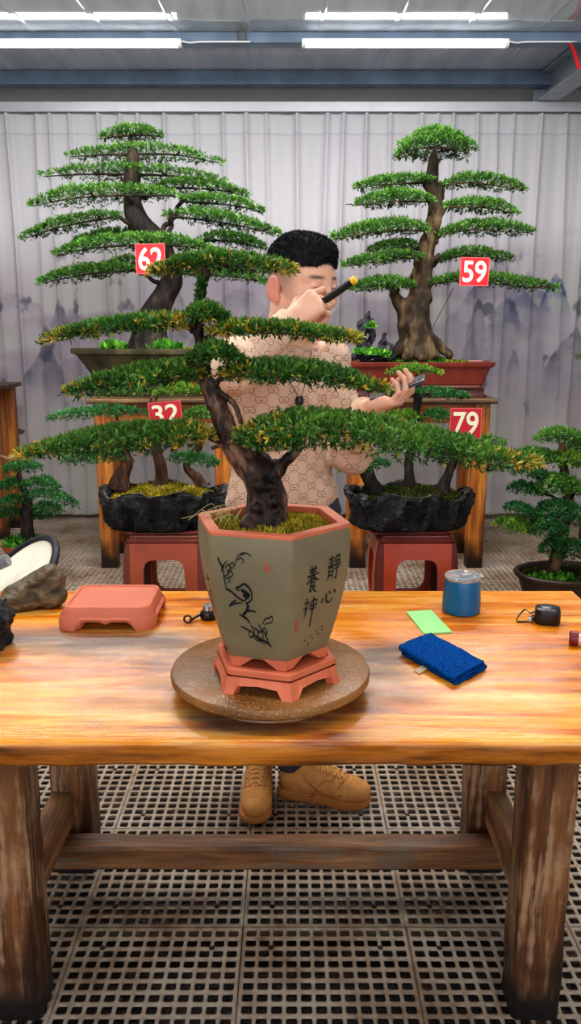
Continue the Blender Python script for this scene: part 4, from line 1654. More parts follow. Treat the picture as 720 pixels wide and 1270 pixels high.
# pot: six faces, bellied, with a flat pink rim
zb, zr = 0.894, 1.125
body = [(.098, zb), (.1035, zb + .006), (.1115, zb + .03), (.121, zb + .062), (.1305, zb + .1), (.138, zb + .14), (.1425, zb + .18), (.1432, zb + .212), (.1418, zr - .0005)]
pot = MB().loft([hexring(r, z, rc=.016) for r, z in body], True, False).build('pot', MT['pot_olive'], bz, smooth='auto', angle=28)
MB().loft([hexring(R, z, rc=.016 if R > .13 else .01) for R, z in ((.1424, zr - .004), (.1424, zr + .001), (.1412, zr + .0022), (.121, zr + .0022), (.1195, zr + .0012), (.117, zr - .024))], False, False).build('rim', MT['pink_clay2'], pot, smooth='auto')
fm = MB()
for k_ in range(6):
    a = HEX_ROT + k_ * PI / 3
    for sgn in (-1, 1):
        # a foot is two wedges meeting at the corner
        cR = lambda R, t, z: Vector((PX, PY, z)) + (Vector((math.cos(a), math.sin(a), 0)) * R).lerp(Vector((math.cos(a + sgn * PI / 3), math.sin(a + sgn * PI / 3), 0)) * R, t)
        tri_o = [cR(.099, 0, .8785), cR(.099, .16, .8785), cR(.101, .42, zb + .003), cR(.101, 0, zb + .003)]
        tri_i = [cR(.08, 0, .8785), cR(.08, .16, .8785), cR(.08, .42, zb + .003), cR(.08, 0, zb + .003)]
        if sgn < 0:
            tri_o, tri_i = tri_o[::-1], tri_i[::-1]
        fm.loft([tri_o, tri_i])
fm.build('foot', MT['pink_clay2'], pot, smooth='auto')


def pot_face(k0):
    """maps (u across 0..1, v up 0..1) on a face of the pot to a point just off its surface"""
    a0 = HEX_ROT + k0 * PI / 3
    a1 = a0 + PI / 3

    def f(u, v):
        z = zb + (zr - zb) * v
        r = float(np.interp(z, [q[1] for q in body], [q[0] for q in body]))
        A, B = Vector((math.cos(a0), math.sin(a0), 0)) * r, Vector((math.cos(a1), math.sin(a1), 0)) * r
        n = (A + B).normalized()
        p = A.lerp(B, u) + n * .0009
        return Vector((PX + p.x, PY + p.y, z))
    return f


def strokes(face, lst, x0, x1, y0, y1, w):
    """brush strokes drawn in a 100 x 100 square, laid on a pot face as thin ribbons of ink"""
    m = MB()
    for st in lst:
        ww = w
        if isinstance(st[0], (int, float)):
            ww, st = w * st[0], st[1:]
        P = spline([(p[0], p[1]) for p in st], 4) if len(st) > 1 else [np.array(st[0]), np.array(st[0]) + 1.5]
        L, R = [], []
        n = len(P)
        for i, p in enumerate(P):
            d = P[min(i + 1, n - 1)] - P[max(i - 1, 0)]
            d = d / (np.linalg.norm(d) + 1e-9)
            t = i / max(n - 1, 1)
            hw = ww * (0.55 + 0.6 * math.sin(PI * min(1, 0.25 + t * 0.75)))
            q1, q2 = p + np.array([-d[1], d[0]]) * hw, p - np.array([-d[1], d[0]]) * hw
            mp = lambda q: face(x0 + (x1 - x0) * q[0] / 100, y0 + (y1 - y0) * (1 - q[1] / 100))
            L.append(mp(q1))
            R.append(mp(q2))
        b = len(m.v)
        m.v += L + R
        for i in range(n - 1):
            m.f.append((b + i, b + i + 1, b + n + i + 1, b + n + i))
    return m


FRONT, RIGHTF, LEFTF = 4, 5, 3       # faces whose first corner stands at -16 + 60 k degrees
ff, fr, fl_ = pot_face(FRONT), pot_face(RIGHTF), pot_face(LEFTF)
# bird on a blossoming branch (positions read off the painted face, x 0..100 across, y 0..100 down)
bird = [
    [1.0, (8, 12), (16, 30), (18, 50), (20, 62)], [.8, (8, 12), (14, 22), (20, 28)], [.7, (13, 34), (20, 22), (26, 16)], [.7, (16, 44), (24, 38), (30, 26)],
    [.7, (22, 28), (27, 22), (32, 27), (28, 34), (23, 30)], [.7, (26, 36), (31, 32), (34, 38), (29, 43), (26, 37)], [.7, (21, 46), (26, 44), (28, 50), (23, 52)], [.6, (30, 22), (36, 18), (37, 26), (31, 28)],
    [.6, (38, 24), (44, 10), (50, 4), (58, 0)], [.6, (44, 14), (50, 10), (56, 14), (52, 18)], [.6, (50, 6), (60, 2), (70, 6)],
    [1.1, (18, 62), (28, 66), (38, 74), (50, 80), (58, 76)], [1.2, (44, 58), (54, 52), (64, 58), (68, 70), (64, 80), (54, 84)], [1.6, (48, 62), (58, 66), (64, 72)], [1.8, (52, 66), (58, 70), (64, 68)], [1.4, (50, 70), (57, 74), (62, 74)],
    [1.0, (44, 58), (38, 60), (44, 64)], [.7, (45, 62), (47, 63)], [.9, (36, 80), (26, 86), (20, 92)], [.8, (20, 92), (34, 86), (48, 84)], [.8, (54, 84), (60, 88), (58, 96), (50, 102)],
    [1.4, (58, 88), (54, 98), (46, 106), (54, 112), (60, 120)], [.9, (56, 98), (66, 96), (74, 98)], [.8, (38, 104), (46, 108), (54, 112)],
    [.8, (38, 126), (50, 130), (60, 134), (70, 140)], [.9, (60, 122), (66, 130), (64, 140), (56, 144), (54, 136), (60, 132)], [.8, (68, 126), (76, 132), (72, 142), (66, 140)], [.8, (78, 118), (82, 128), (90, 134), (96, 148), (102, 156)],
    [1.4, (70, 142), (80, 146), (92, 150), (104, 158)], [.8, (74, 134), (82, 132), (86, 140), (80, 146)], [.7, (86, 118), (92, 108), (100, 106), (106, 102), (106, 112), (96, 116), (90, 118)], [.7, (84, 130), (90, 124), (94, 132), (90, 138)],
    [.8, (96, 130), (92, 140), (98, 146)], [.7, (62, 140), (70, 148), (80, 150), (90, 156)],
]
strokes(ff, [[s[0]] + [(p[0], p[1] * 0.62) for p in s[1:]] for s in bird], .05, .72, .12, .88, 1.05).build('painted_bird', MT['ink'], pot)
seal = [[2.6, (0, 20), (60, 6)], [2.2, (10, 60), (90, 50)], [2.2, (20, 90), (96, 84)], [2.2, (46, 6), (50, 92)], [2.0, (80, 30), (84, 80)], [2.0, (8, 40), (12, 88)]]
strokes(ff, seal, .665, .755, .74, .81, 2.0).build('red_seal', MT['seal'], pot)
strokes(fr, [[2.6, (20, 6), (30, 50), (20, 96)], [2.4, (60, 10), (80, 30)], [2.4, (56, 50), (84, 56)], [2.4, (60, 92), (88, 78)]], .1, .165, .25, .37, 3.4).build('red_seal', MT['seal'], pot)
JING = [[(4, 14), (46, 10)], [(8, 27), (44, 23)], [(0, 42), (50, 36)], [(25, 0), (26, 42)], [(10, 50), (12, 74), (4, 96)], [(10, 50), (38, 46), (42, 70), (40, 96)], [(14, 64), (36, 61)], [(14, 78), (36, 76)],
        [(62, 2), (56, 14), (48, 24)], [(62, 8), (84, 4), (76, 18)], [(52, 28), (88, 24), (88, 52)], [(46, 42), (100, 36)], [(54, 56), (88, 51)], [(70, 20), (72, 92), (60, 84)], ]
XIN = [[(8, 52), (2, 78)], [(28, 34), (36, 74), (60, 84), (78, 66)], [(48, 26), (56, 44)], [(78, 24), (94, 44)]]
YANG = [[(34, 0), (42, 10)], [(66, 0), (56, 12)], [(20, 14), (82, 10)], [(26, 24), (76, 20)], [(8, 36), (96, 30)], [(50, 12), (48, 34), (24, 52), (4, 62)], [(52, 34), (72, 48), (98, 56)],
        [(36, 50), (64, 47), (66, 72)], [(38, 60), (64, 58)], [(38, 72), (66, 70)], [(36, 50), (36, 92), (50, 84)], [(48, 72), (66, 90), (92, 98)], [(74, 74), (60, 84)]]
SHEN = [[(20, 2), (28, 14)], [(6, 26), (36, 22), (22, 44), (2, 60)], [(22, 42), (22, 96)], [(26, 48), (36, 58)], [(52, 28), (54, 68)], [(52, 28), (92, 22), (90, 62)], [(54, 46), (90, 42)], [(54, 64), (90, 60)], [1.2, (70, 4), (72, 60), (70, 128), (68, 150)]]
strokes(fr, JING, .60, .83, .60, .80, 3.2).build('painted_character', MT['ink'], pot)
strokes(fr, XIN, .56, .82, .40, .56, 4.2).build('painted_character', MT['ink'], pot)
strokes(fr, YANG, .24, .46, .545, .76, 3.2).build('painted_character', MT['ink'], pot)
strokes(fr, SHEN, .22, .48, .35, .52, 3.2).build('painted_character', MT['ink'], pot)
dots = [[(10, 60)], [(24, 80)], [(30, 96)], [(30, 40)], [(44, 62)], [(56, 22)], [(66, 44)], [(84, 30)], [(76, 8)]]
strokes(fr, [[2.2, d[0], (d[0][0] + 3, d[0][1] + 4)] for d in dots], .30, .78, .10, .24, 2.0).build('pierced_holes', MT['ink'], pot)
strokes(fl_, [[(40, 0), (60, 14), (50, 30)], [(30, 14), (70, 6)], [(40, 44), (66, 40), (50, 60)], [(36, 70), (60, 66), (44, 90), (70, 100)], [(50, 56), (52, 96)]], .4, .85, .30, .62, 3.0).build('painted_character', MT['ink'], pot)

tuft(bz, 'moss', PX, PY, 1.107, .106, .106, 7000, .0075, PAL_MOSS, 5, dome=.016, ratio=.3)
# a few dry grass blades in the moss
gb = MB()
r_ = np.random.default_rng(12)
for i in range(16):
    a = onz(278 + r_.normal() * 10, 648 + r_.normal() * 4, 1.118)
    P_ = spline([a, a + Vector((r_.normal() * .012, r_.normal() * .012, .014 + r_.uniform(0, .012))), a + Vector((r_.normal() * .03, r_.normal() * .024, .006))], 5)
    gb.tube(P_, .0005, 4)
gb.build('dry_grass', plain('dry_grass', rgb(196, 190, 130), 0.8, 0.2), bz)

# trunk: one smooth body with swellings, modelled in 2.5 mm steps
s = SDF((-0.23, PY - .12, 1.08), (0.09, PY + .12, 1.55), 0.0028)


def fp(px_, py_, d=0.0):
    return at(px_, py_, FY0 + d)


spx = FY0 / 975.0
chain = [(329, 668, 28, .0), (330, 640, 26, .0), (331, 618, 23, .0), (325, 598, 20, .0), (312, 580, 18, .0), (296, 562, 16.5, .005), (284, 542, 13, .008), (276, 520, 11.5, .008), (268, 500, 11, .006), (259, 478, 9.5, .004), (252, 458, 8, .0), (249, 436, 7, .0), (247, 412, 6.5, -.004), (247, 388, 6, -.004), (249, 362, 5.5, .0), (254, 338, 4.5, .0), (256, 326, 3, .0)]
for a, b in zip(chain[:-1], chain[1:]):
    s.cone(fp(a[0], a[1], a[3]), fp(b[0], b[1], b[3]), a[2] * spx, b[2] * spx, k=.008)
for a, b, ra, rb in (((330, 596, 0), (346, 582, -.01), 11, 8), ((346, 582, -.01), (358, 568, -.02), 8, 6.5), ((358, 568, -.02), (372, 556, -.02), 6.5, 5), ((318, 590, .0), (323, 568, .01), 8, 6.5), ((323, 568, .01), (322, 548, .03), 6.5, 4.5),
                     ((308, 650, -.03), (318, 664, -.045), 12, 11), ((345, 648, -.03), (345, 662, -.04), 12, 10), ((300, 572, -.01), (288, 556, -.02), 9, 5)):
    s.cone(fp(*a), fp(*b), ra * spx, rb * spx, k=.012)
for q in ((320, 600, -.03, 8), (340, 622, -.03, 9), (300, 576, -.02, 7), (318, 630, -.033, 9), (334, 604, -.028, 6), (285, 540, -.014, 6)):
    s.ell(fp(*q[:3]), (q[3] * spx, q[3] * spx * .8, q[3] * spx * .7), k=.008)
pts = s.points()
msk = (s.F.ravel() < .012) & (s.F.ravel() > -.012)
nz_ = np.zeros(len(pts))
pp = pts[msk] * np.array([1, 1, .6])
nz_[msk] = .0024 * fbm(pp, 70, 3, 3) + .003 * fbm(pp, 30, 9, 2)
s.F += nz_.reshape(s.n).astype(np.float32)
V, Q = s.mesh(1)
np_mesh('trunk', V, Q, MT['bark_front'], bz)

LF = .0112
fk = dict(leaf=LF, pal=PAL_FRONT, leafmat='leaf', bark_m='bark_front')
# crown
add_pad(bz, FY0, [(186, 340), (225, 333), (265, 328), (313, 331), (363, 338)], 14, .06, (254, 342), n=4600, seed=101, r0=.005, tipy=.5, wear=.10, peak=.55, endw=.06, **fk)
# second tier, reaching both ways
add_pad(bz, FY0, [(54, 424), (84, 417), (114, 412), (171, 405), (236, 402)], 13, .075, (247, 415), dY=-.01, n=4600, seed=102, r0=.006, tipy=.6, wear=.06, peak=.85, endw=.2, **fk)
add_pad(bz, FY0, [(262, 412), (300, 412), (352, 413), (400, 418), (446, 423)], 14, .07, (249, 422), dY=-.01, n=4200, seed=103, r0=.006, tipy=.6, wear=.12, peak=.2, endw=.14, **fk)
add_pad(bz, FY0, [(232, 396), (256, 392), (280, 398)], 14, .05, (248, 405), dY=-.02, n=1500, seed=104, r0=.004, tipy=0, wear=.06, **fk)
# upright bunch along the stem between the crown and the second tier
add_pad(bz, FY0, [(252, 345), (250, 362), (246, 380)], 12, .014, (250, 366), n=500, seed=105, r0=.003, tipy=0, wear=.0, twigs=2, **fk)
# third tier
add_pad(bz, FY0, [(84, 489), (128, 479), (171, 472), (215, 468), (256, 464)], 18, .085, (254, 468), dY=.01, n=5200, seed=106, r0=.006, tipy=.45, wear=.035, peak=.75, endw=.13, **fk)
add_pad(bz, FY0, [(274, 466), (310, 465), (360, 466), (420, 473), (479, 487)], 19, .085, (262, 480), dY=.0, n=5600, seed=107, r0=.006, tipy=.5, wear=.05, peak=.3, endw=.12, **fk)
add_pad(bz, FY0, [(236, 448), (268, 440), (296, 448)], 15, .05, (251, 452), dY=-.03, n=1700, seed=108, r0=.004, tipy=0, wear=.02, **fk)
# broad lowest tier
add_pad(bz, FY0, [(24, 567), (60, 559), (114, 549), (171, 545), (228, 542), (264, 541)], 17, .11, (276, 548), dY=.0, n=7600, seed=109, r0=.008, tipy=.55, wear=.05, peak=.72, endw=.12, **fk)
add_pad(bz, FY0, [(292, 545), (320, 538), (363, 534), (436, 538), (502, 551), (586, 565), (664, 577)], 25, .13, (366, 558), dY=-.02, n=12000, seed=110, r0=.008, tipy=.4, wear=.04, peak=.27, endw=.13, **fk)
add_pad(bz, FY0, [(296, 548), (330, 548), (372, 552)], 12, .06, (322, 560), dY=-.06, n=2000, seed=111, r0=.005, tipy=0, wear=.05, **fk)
# bare shoot at the far end of the low branch and the thin stem beside the trunk
for pts_, r_a, r_b in (([fp(48, 562), fp(28, 566), fp(12, 569), fp(1, 565)], .0032, .0018), ([fp(258, 478), fp(280, 492), fp(292, 504), fp(300, 528)], .006, .004), ([fp(294, 560, -.0), fp(276, 553, -.03), fp(262, 556, -.04)], .004, .003)):
    S_ = spline(pts_, 4)
    MB().tube(S_, [r_a + (r_b - r_a) * i / (len(S_) - 1) for i in range(len(S_))], 8).build('branch', MT['bark_front'], bz, smooth=True)

# ------------------------------------------------------------------ plant stands at the back
def plant_stand(x0, x1, y0, y1, h, label):
    t = thing('plant_stand', ((x0 + x1) / 2, (y0 + y1) / 2, 0), label, 'stand', 'tall wooden stands under the back row of bonsai')
    o = .035
    MB().box(x0 - o, x1 + o, y0 - o, y1 + o, h - .03, h).build('board', MT['stand_top'], t, bevel=.008)
    L = .098
    lg = None
    for i, (a, b) in enumerate(((x0, y0), (x1 - L, y0), (x0, y1 - L), (x1 - L, y1 - L))):
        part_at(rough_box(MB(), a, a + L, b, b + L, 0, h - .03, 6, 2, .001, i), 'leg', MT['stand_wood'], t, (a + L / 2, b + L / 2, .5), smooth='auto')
    for yy in (y0 + .02, y1 - .055):
        part_at(MB().box(x0 + L - .005, x1 - L + .005, yy, yy + .035, h - .15, h - .03), 'apron', MT['stand_rail'], t, ((x0 + x1) / 2, yy, h - .1), bevel=.004)
    for xx in (x0 + .03, x1 - .065):
        part_at(MB().box(xx, xx + .035, y0 + L - .005, y1 - L + .005, .13, .21), 'side_rail', MT['stand_rail'], t, (xx, (y0 + y1) / 2, .17), bevel=.004)
    part_at(MB().box(x0 + L - .005, x1 - L + .005, y1 - .08, y1 - .03, .13, .21), 'rail', MT['stand_rail'], t, ((x0 + x1) / 2, y1 - .05, .17), bevel=.004)
    return t


SH = 1.055
plant_stand(-1.18, -.362, 4.84, 5.28, SH, 'tall orange wooden stand under the bonsai numbered 62')
plant_stand(.37, 1.197, 4.84, 5.28, SH, 'tall orange wooden stand under the red-brown pot of the bonsai numbered 59')
plant_stand(-2.84, -2.02, 5.55, 5.99, 1.08, 'tall wooden stand at the edge of the picture, behind the small bonsai with weeds')

# bonsai 62: oval grey-green pot, leaning trunk, many thin tiers
Y62 = 5.06
w_ = Y62 / 1000


def mid62(px_):
    return (px_ - 360) * Y62 / 1000


c62 = ((93 + 288) / 2 - 360) * Y62 / 1003
b62 = thing('bonsai', (c62, Y62, SH), 'broad bonsai of many thin tiers in a grey-green pot, card 62', 'bonsai')
z62 = at(190, 432, Y62).z
hr = (288 - 93) / 2 * Y62 / 1003
MB().lathe([(0, SH + .001), (hr * .62, SH + .001), (hr * .64, SH + .02), (hr * .78, SH + (z62 - SH) * .5), (hr * .93, z62 - .045), (hr * .955, z62 - .035), (hr, z62 - .03), (hr * 1.01, z62 - .012), (hr, z62), (hr * .94, z62), (hr * .92, z62 - .03), (0, z62 - .03)], (c62, Y62, 0), 56, sy=.44, cap0=False, cap1=False).build('pot', MT['green_grey_pot'], b62, smooth='auto')
tuft(b62, 'moss', c62, Y62, z62 - .025, hr * .92, hr * .4, 2600, .018, PAL_MOSSG, 62, dome=.02)
tuft(b62, 'weeds', mid62(205), Y62 - .1, z62 - .01, .12, .05, 260, .05, PAL_WEED, 63, mat='leaf_far', dome=.02, ratio=.5)
tuft(b62, 'weeds', mid62(150), Y62 - .12, z62 - .01, .07, .04, 140, .05, PAL_WEED, 64, mat='leaf_far', dome=.02, ratio=.5)
trunk(b62, [(184, 436, 28), (186, 412, 22), (193, 390, 18), (205, 365, 16), (212, 345, 15), (206, 325, 14), (192, 302, 15), (176, 282, 14), (166, 262, 12), (163, 240, 9), (165, 215, 7), (165, 195, 6), (163, 176, 4)], Y62, MT['bark_dark'], 3, .16)
f62 = dict(leaf=.022, pal=PAL_FAR, tipy=.12, wear=.03, r0=.016, bark_m='bark_dark')
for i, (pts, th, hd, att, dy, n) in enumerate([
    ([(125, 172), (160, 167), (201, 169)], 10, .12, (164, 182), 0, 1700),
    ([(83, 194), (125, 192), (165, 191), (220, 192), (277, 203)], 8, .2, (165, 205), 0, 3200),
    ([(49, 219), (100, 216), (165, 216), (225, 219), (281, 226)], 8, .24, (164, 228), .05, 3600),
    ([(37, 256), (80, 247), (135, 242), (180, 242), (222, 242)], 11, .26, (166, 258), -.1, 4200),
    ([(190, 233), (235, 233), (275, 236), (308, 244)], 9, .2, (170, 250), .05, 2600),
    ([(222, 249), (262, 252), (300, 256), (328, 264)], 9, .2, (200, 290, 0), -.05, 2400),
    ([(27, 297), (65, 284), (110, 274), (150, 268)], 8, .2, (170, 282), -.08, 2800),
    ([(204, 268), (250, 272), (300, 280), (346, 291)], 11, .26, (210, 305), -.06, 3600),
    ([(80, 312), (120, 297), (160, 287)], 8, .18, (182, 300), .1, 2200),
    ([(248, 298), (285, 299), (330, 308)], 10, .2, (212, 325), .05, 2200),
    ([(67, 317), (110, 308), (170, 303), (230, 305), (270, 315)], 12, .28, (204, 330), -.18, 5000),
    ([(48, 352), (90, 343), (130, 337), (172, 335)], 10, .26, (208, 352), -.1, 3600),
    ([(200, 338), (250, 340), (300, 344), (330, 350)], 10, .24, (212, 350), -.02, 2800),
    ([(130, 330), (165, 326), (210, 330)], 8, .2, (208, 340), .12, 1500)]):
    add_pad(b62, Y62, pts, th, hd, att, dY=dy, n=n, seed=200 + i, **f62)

# bonsai 59: red-brown tray, flared trunk, tiers to both sides and a domed crown
Y59 = 5.05
b59 = thing('bonsai', (at(522, 492, Y59).x, Y59, SH), 'upright bonsai with domed crown and flared trunk in a red-brown tray, card 59', 'bonsai')
zt = at(523, 449, Y59 - .15).z
cx59 = at(523, 449, Y59 - .16).x
hw = 90 * (Y59 - .16) / 1000


def rr2(w, d, z, r=.03):
    return rrect(w, d, r, z, (cx59, Y59), 5)


ph = MB().loft([rr2(hw * 1.62, .26, SH + .045), rr2(hw * 1.66, .28, SH + .06), rr2(hw * 1.7, .29, SH + .062), rr2(hw * 1.7, .29, SH + .075), rr2(hw * 1.74, .3, SH + .08), rr2(hw * 1.88, .33, zt - .035), rr2(hw * 1.96, .345, zt - .03), rr2(hw * 2.0, .355, zt - .012), rr2(hw * 2.0, .355, zt), rr2(hw * 1.93, .33, zt), rr2(hw * 1.9, .32, zt - .02)])
pot59 = ph.build('pot', MT['red_brown_pot'], b59, smooth='auto')
MB().loft([rr2(hw * 1.71, .296, SH + .05), rr2(hw * 1.735, .305, SH + .056), rr2(hw * 1.735, .305, SH + .064), rr2(hw * 1.71, .296, SH + .07)]).build('moulding', MT['red_brown_dark'], pot59, smooth='auto')
for sx in (-1, 1):
    for sy in (-1, 1):
        x_, y_ = cx59 + sx * hw * .74, Y59 + sy * .11
        MB().loft([rrect(.14, .07, .02, SH + .0005, (x_, y_)), rrect(.15, .075, .02, SH + .012, (x_, y_)), rrect(.12, .06, .02, SH + .03, (x_, y_)), rrect(.13, .065, .02, SH + .05, (x_, y_))]).build('foot', MT['red_brown_dark'], pot59, smooth='auto')
tuft(b59, 'moss', cx59, Y59, zt - .02, hw * .93, .155, 3600, .018, PAL_MOSSG, 59, dome=.02)
tuft(b59, 'moss', at(520, 440, Y59).x, Y59 - .02, zt - .01, .2, .12, 2400, .016, PAL_WEED, 58, dome=.035)
s = SDF((at(480, 440, Y59).x, Y59 - .26, zt - .06), (at(570, 440, Y59).x, Y59 + .26, at(540, 165, Y59).z), .009)
k59 = Y59 / 1000
ch = [(519, 446, 24, 0), (517, 425, 21, 0), (513, 405, 20, 0), (514, 388, 18, 0), (520, 372, 14, 0), (524, 350, 11, 0), (527, 325, 10, 0), (531, 300, 9.5, 0), (537, 275, 8.5, 0), (540, 258, 7.5, 0), (539, 240, 6.5, 0), (538, 220, 5.5, 0), (538, 200, 4.5, 0), (538, 192, 3, 0)]
g = lambda a, d=0: at(a[0], a[1], Y59 + d)
for a, b in zip(ch[:-1], ch[1:]):
    s.cone(g(a), g(b), a[2] * k59, b[2] * k59, k=.02)
for a, b, ra, rb in (((505, 420, -.03), (488, 440, -.06), 9, 5), ((515, 425, -.07), (505, 442, -.13), 10, 6), ((526, 420, -.06), (541, 441, -.12), 9, 5), ((532, 418, -.02), (556, 440, -.05), 9, 5), ((522, 425, -.09), (523, 443, -.14), 9, 6),
                     ((505, 395, 0), (497, 378, 0), 10, 7), ((497, 378, 0), (486, 362, -.02), 7, 3.5), ((487, 363, -.02), (474, 357, -.05), 3.5, 2.5), ((516, 370, 0), (512, 345, .02), 7, 5), ((526, 335, 0), (543, 318, -.03), 6, 4), ((538, 272, 0), (552, 258, -.02), 5, 3.5),
                     ((540, 250, .0), (530, 225, .0), 4.5, 3.5), ((530, 225, .0), (536, 195, .0), 3.5, 3), ((542, 250, .0), (548, 228, .0), 4.5, 3.5), ((510, 400, -.08), (516, 420, -.1), 6, 8)):
    s.cone(at(a[0], a[1], Y59 + a[2]), at(b[0], b[1], Y59 + b[2]), ra * k59, rb * k59, k=.025)
pts = s.points()
msk = np.abs(s.F.ravel()) < .05
nz_ = np.zeros(len(pts))
pp = pts[msk] * np.array([1, 1, .3])
nz_[msk] = .010 * fbm(pp, 20, 3, 4) + .008 * np.abs(vnoise(pp, 34, 5))
s.F += nz_.reshape(s.n).astype(np.float32)
V, Q = s.mesh(1)
np_mesh('trunk', V, Q, MT['bark_grey'], b59)
f59 = dict(leaf=.022, pal=PAL_FAR, tipy=.12, wear=.03, r0=.014, bark_m='bark_grey')
for i, (pts, th, hd, att, dy, n, kw) in enumerate([
    ([(493, 192), (512, 185), (538, 182), (564, 185), (585, 190)], 17, .26, (538, 200), 0, 6000, dict(endw=.55)),
    ([(440, 234), (470, 229), (505, 227), (537, 225)], 8, .2, (530, 250), 0, 2600, {}),
    ([(546, 231), (575, 226), (610, 229), (650, 237)], 9, .2, (548, 246), 0, 2600, {}),
    ([(440, 254), (470, 250), (505, 249), (536, 250)], 11, .22, (534, 275), -.05, 3200, {}),
    ([(548, 257), (580, 256), (612, 259), (640, 266)], 8, .2, (542, 268), -.03, 2400, {}),
    ([(407, 298), (445, 290), (490, 285), (531, 286)], 12, .26, (528, 315), -.06, 4000, {}),
    ([(541, 293), (575, 285), (615, 286), (660, 289)], 10, .24, (533, 310), -.02, 3200, {}),
    ([(457, 312), (490, 307), (524, 310)], 9, .2, (524, 335), .12, 1800, {}),
    ([(424, 330), (460, 325), (495, 320), (522, 320)], 9, .22, (512, 350), -.05, 2800, {}),
    ([(538, 326), (565, 318), (600, 319), (636, 323)], 9, .2, (528, 340), .02, 2400, {}),
    ([(432, 359), (465, 355), (490, 355), (514, 356)], 10, .22, (490, 368), -.08, 2800, {}),
    ([(532, 352), (570, 347), (620, 351), (660, 356), (690, 359)], 10, .24, (526, 362), -.05, 3800, {})]):
    add_pad(b59, Y59, pts, th, hd, att, dY=dy, n=n, seed=300 + i, **f59, **kw)
MB().tube([at(562, 357, Y59), at(533, 412, Y59 - .08)], .0025, 6).build('guy_wire', MT['wire'], b59)
tg = at(590, 443, Y59 - .13)
MB().box(-.04, .04, -.02, .02, 0, .003, Matrix.Translation((tg.x, tg.y, zt + .004)) @ Matrix.Rotation(.3, 4, 'Z')).build('plant_label', plain('pink_paper', rgb(236, 150, 168), .7), b59)

# little rock ornament with plants in the tray
s = SDF((at(432, 440, Y59).x - .02, Y59 - .2, zt - .02), (at(490, 440, Y59).x + .02, Y59 - .0, zt + .36), .006)
yo = Y59 - .1
for a, b, ra, rb in (((452, 440), (451, 420), 9, 8), ((451, 420), (453, 405), 8, 7), ((453, 405), (456, 390), 7, 3), ((447, 402), (446, 425), 4, 5), ((459, 400), (460, 418), 4, 5), ((472, 440), (474, 425), 7, 5), ((474, 425), (476, 416), 4, 2), ((440, 442), (485, 442), 5, 4), ((484, 438), (485, 428), 4, 2)):
    s.cone(at(a[0], a[1], yo), at(b[0], b[1], yo), ra * k59, rb * k59, k=.012)
s.ell(at(456, 418, yo - .01), (.012, .08, .03), k=.008, sub=True)
pts = s.points()
s.F += (.013 * fbm(pts, 42, 3, 3)).reshape(s.n).astype(np.float32)
s.cut((0, 0, zt - .012), (0, 0, -1))
V, Q = s.mesh(0)
ro = thing('rock_ornament', at(462, 446, yo), 'small dark rock landscape with bright green plants in the tray beside the flared trunk', 'ornament')
np_mesh('rock', V, Q, plain('dark_slate', rgb(52, 52, 60), .8, .3, var=.5, scale=30, bump=.5), ro, smooth=False)
for q, (px_, py_, rr_, n) in enumerate(((460, 404, .025, 60), (463, 437, .07, 170), (446, 436, .035, 80), (478, 440, .03, 60), (444, 416, .02, 40))):
    p = at(px_, py_, yo - .05)
    tuft(ro, 'fern', p.x, p.y, p.z - .015, rr_, rr_ * .6, n, .03, PAL_WEED, 400 + q, mat='leaf_far', dome=.015, ratio=.6)

# ------------------------------------------------------------------ stools
def stool(cx, y0, S, h, mats, label):
    main, dark = mats
    t = thing('stool', (cx, y0 + S / 2, 0), label, 'stool', 'lacquered stools under the forest bonsai')
    cy = y0 + S / 2
    sq = lambda w, z, r=.03: rrect(w, w, r, z, (cx, cy), 5)
    MB().loft([sq(S * .86, h - .04), sq(S * .9, h - .03), sq(S * .9, h - .022), sq(S * .84, h - .018), sq(S * .84, h - .004), sq(S * .82, h)]).build('seat', MT[dark], t, smooth='auto')
    # four bowed faces, each a frame with a rounded window
    n = 16
    for k_ in range(4):
        Rm = Matrix.Translation((cx, cy, 0)) @ Matrix.Rotation(k_ * PI / 2, 4, 'Z')
        bow = lambda z: S / 2 * (0.92 + 0.10 * math.sin(PI * min(1, max(0, z / (h - .03)))) ** .8)
        zs = [(h - .035) * i / n for i in range(n + 1)]
        m = MB()
        wo = lambda z: S * .40
        z_lo, z_hi = .055, h - .115
        hw_ = lambda z: S * .27
        # outer and inner outline of the window, stitched
        N = 40
        out, inn = [], []
        for i in range(N):
            a = 2 * PI * i / N + PI / 4
            ca, sa = math.cos(a), math.sin(a)
            e = 1 / max(abs(ca), abs(sa))
            out.append((ca * e * S * .40, (h - .035) / 2 + sa * e * (h - .035) / 2))
            pw = (abs(ca) ** 5 + abs(sa) ** 5) ** (-1 / 5)
            inn.append((ca * pw * S * .25, (z_lo + z_hi) / 2 + sa * pw * (z_hi - z_lo) / 2))
        L = lambda lst, d: [Rm @ Vector((x, -bow(z) + d, z)) for x, z in lst]
        m.loft([L(out, .0), L(inn, .0), L(inn, .03), L(out, .03)], False, False)
        b = len(m.v) - N
        for i in range(N):
            m.f.append((i, b + i, b + (i + 1) % N, (i + 1) % N))
        m.build('side_frame', MT[main], t, smooth='auto')
        # dark corner post between two faces
        ring = []
        for z in zs:
            w2 = S * .40
            o_ = bow(z)
            ring.append([Rm @ Vector(p) for p in ((w2 - .001, -o_ + .002, z), (w2 + .022, -o_ + .008, z), (o_ - .008, -w2 - .022, z), (o_ - .002, -w2 + .001, z), (o_ - .03, -w2 + .03, z), (w2 - .03, -o_ + .03, z))])
        MB().loft(ring).build('corner_post', MT[dark], t, smooth='auto')
    return t


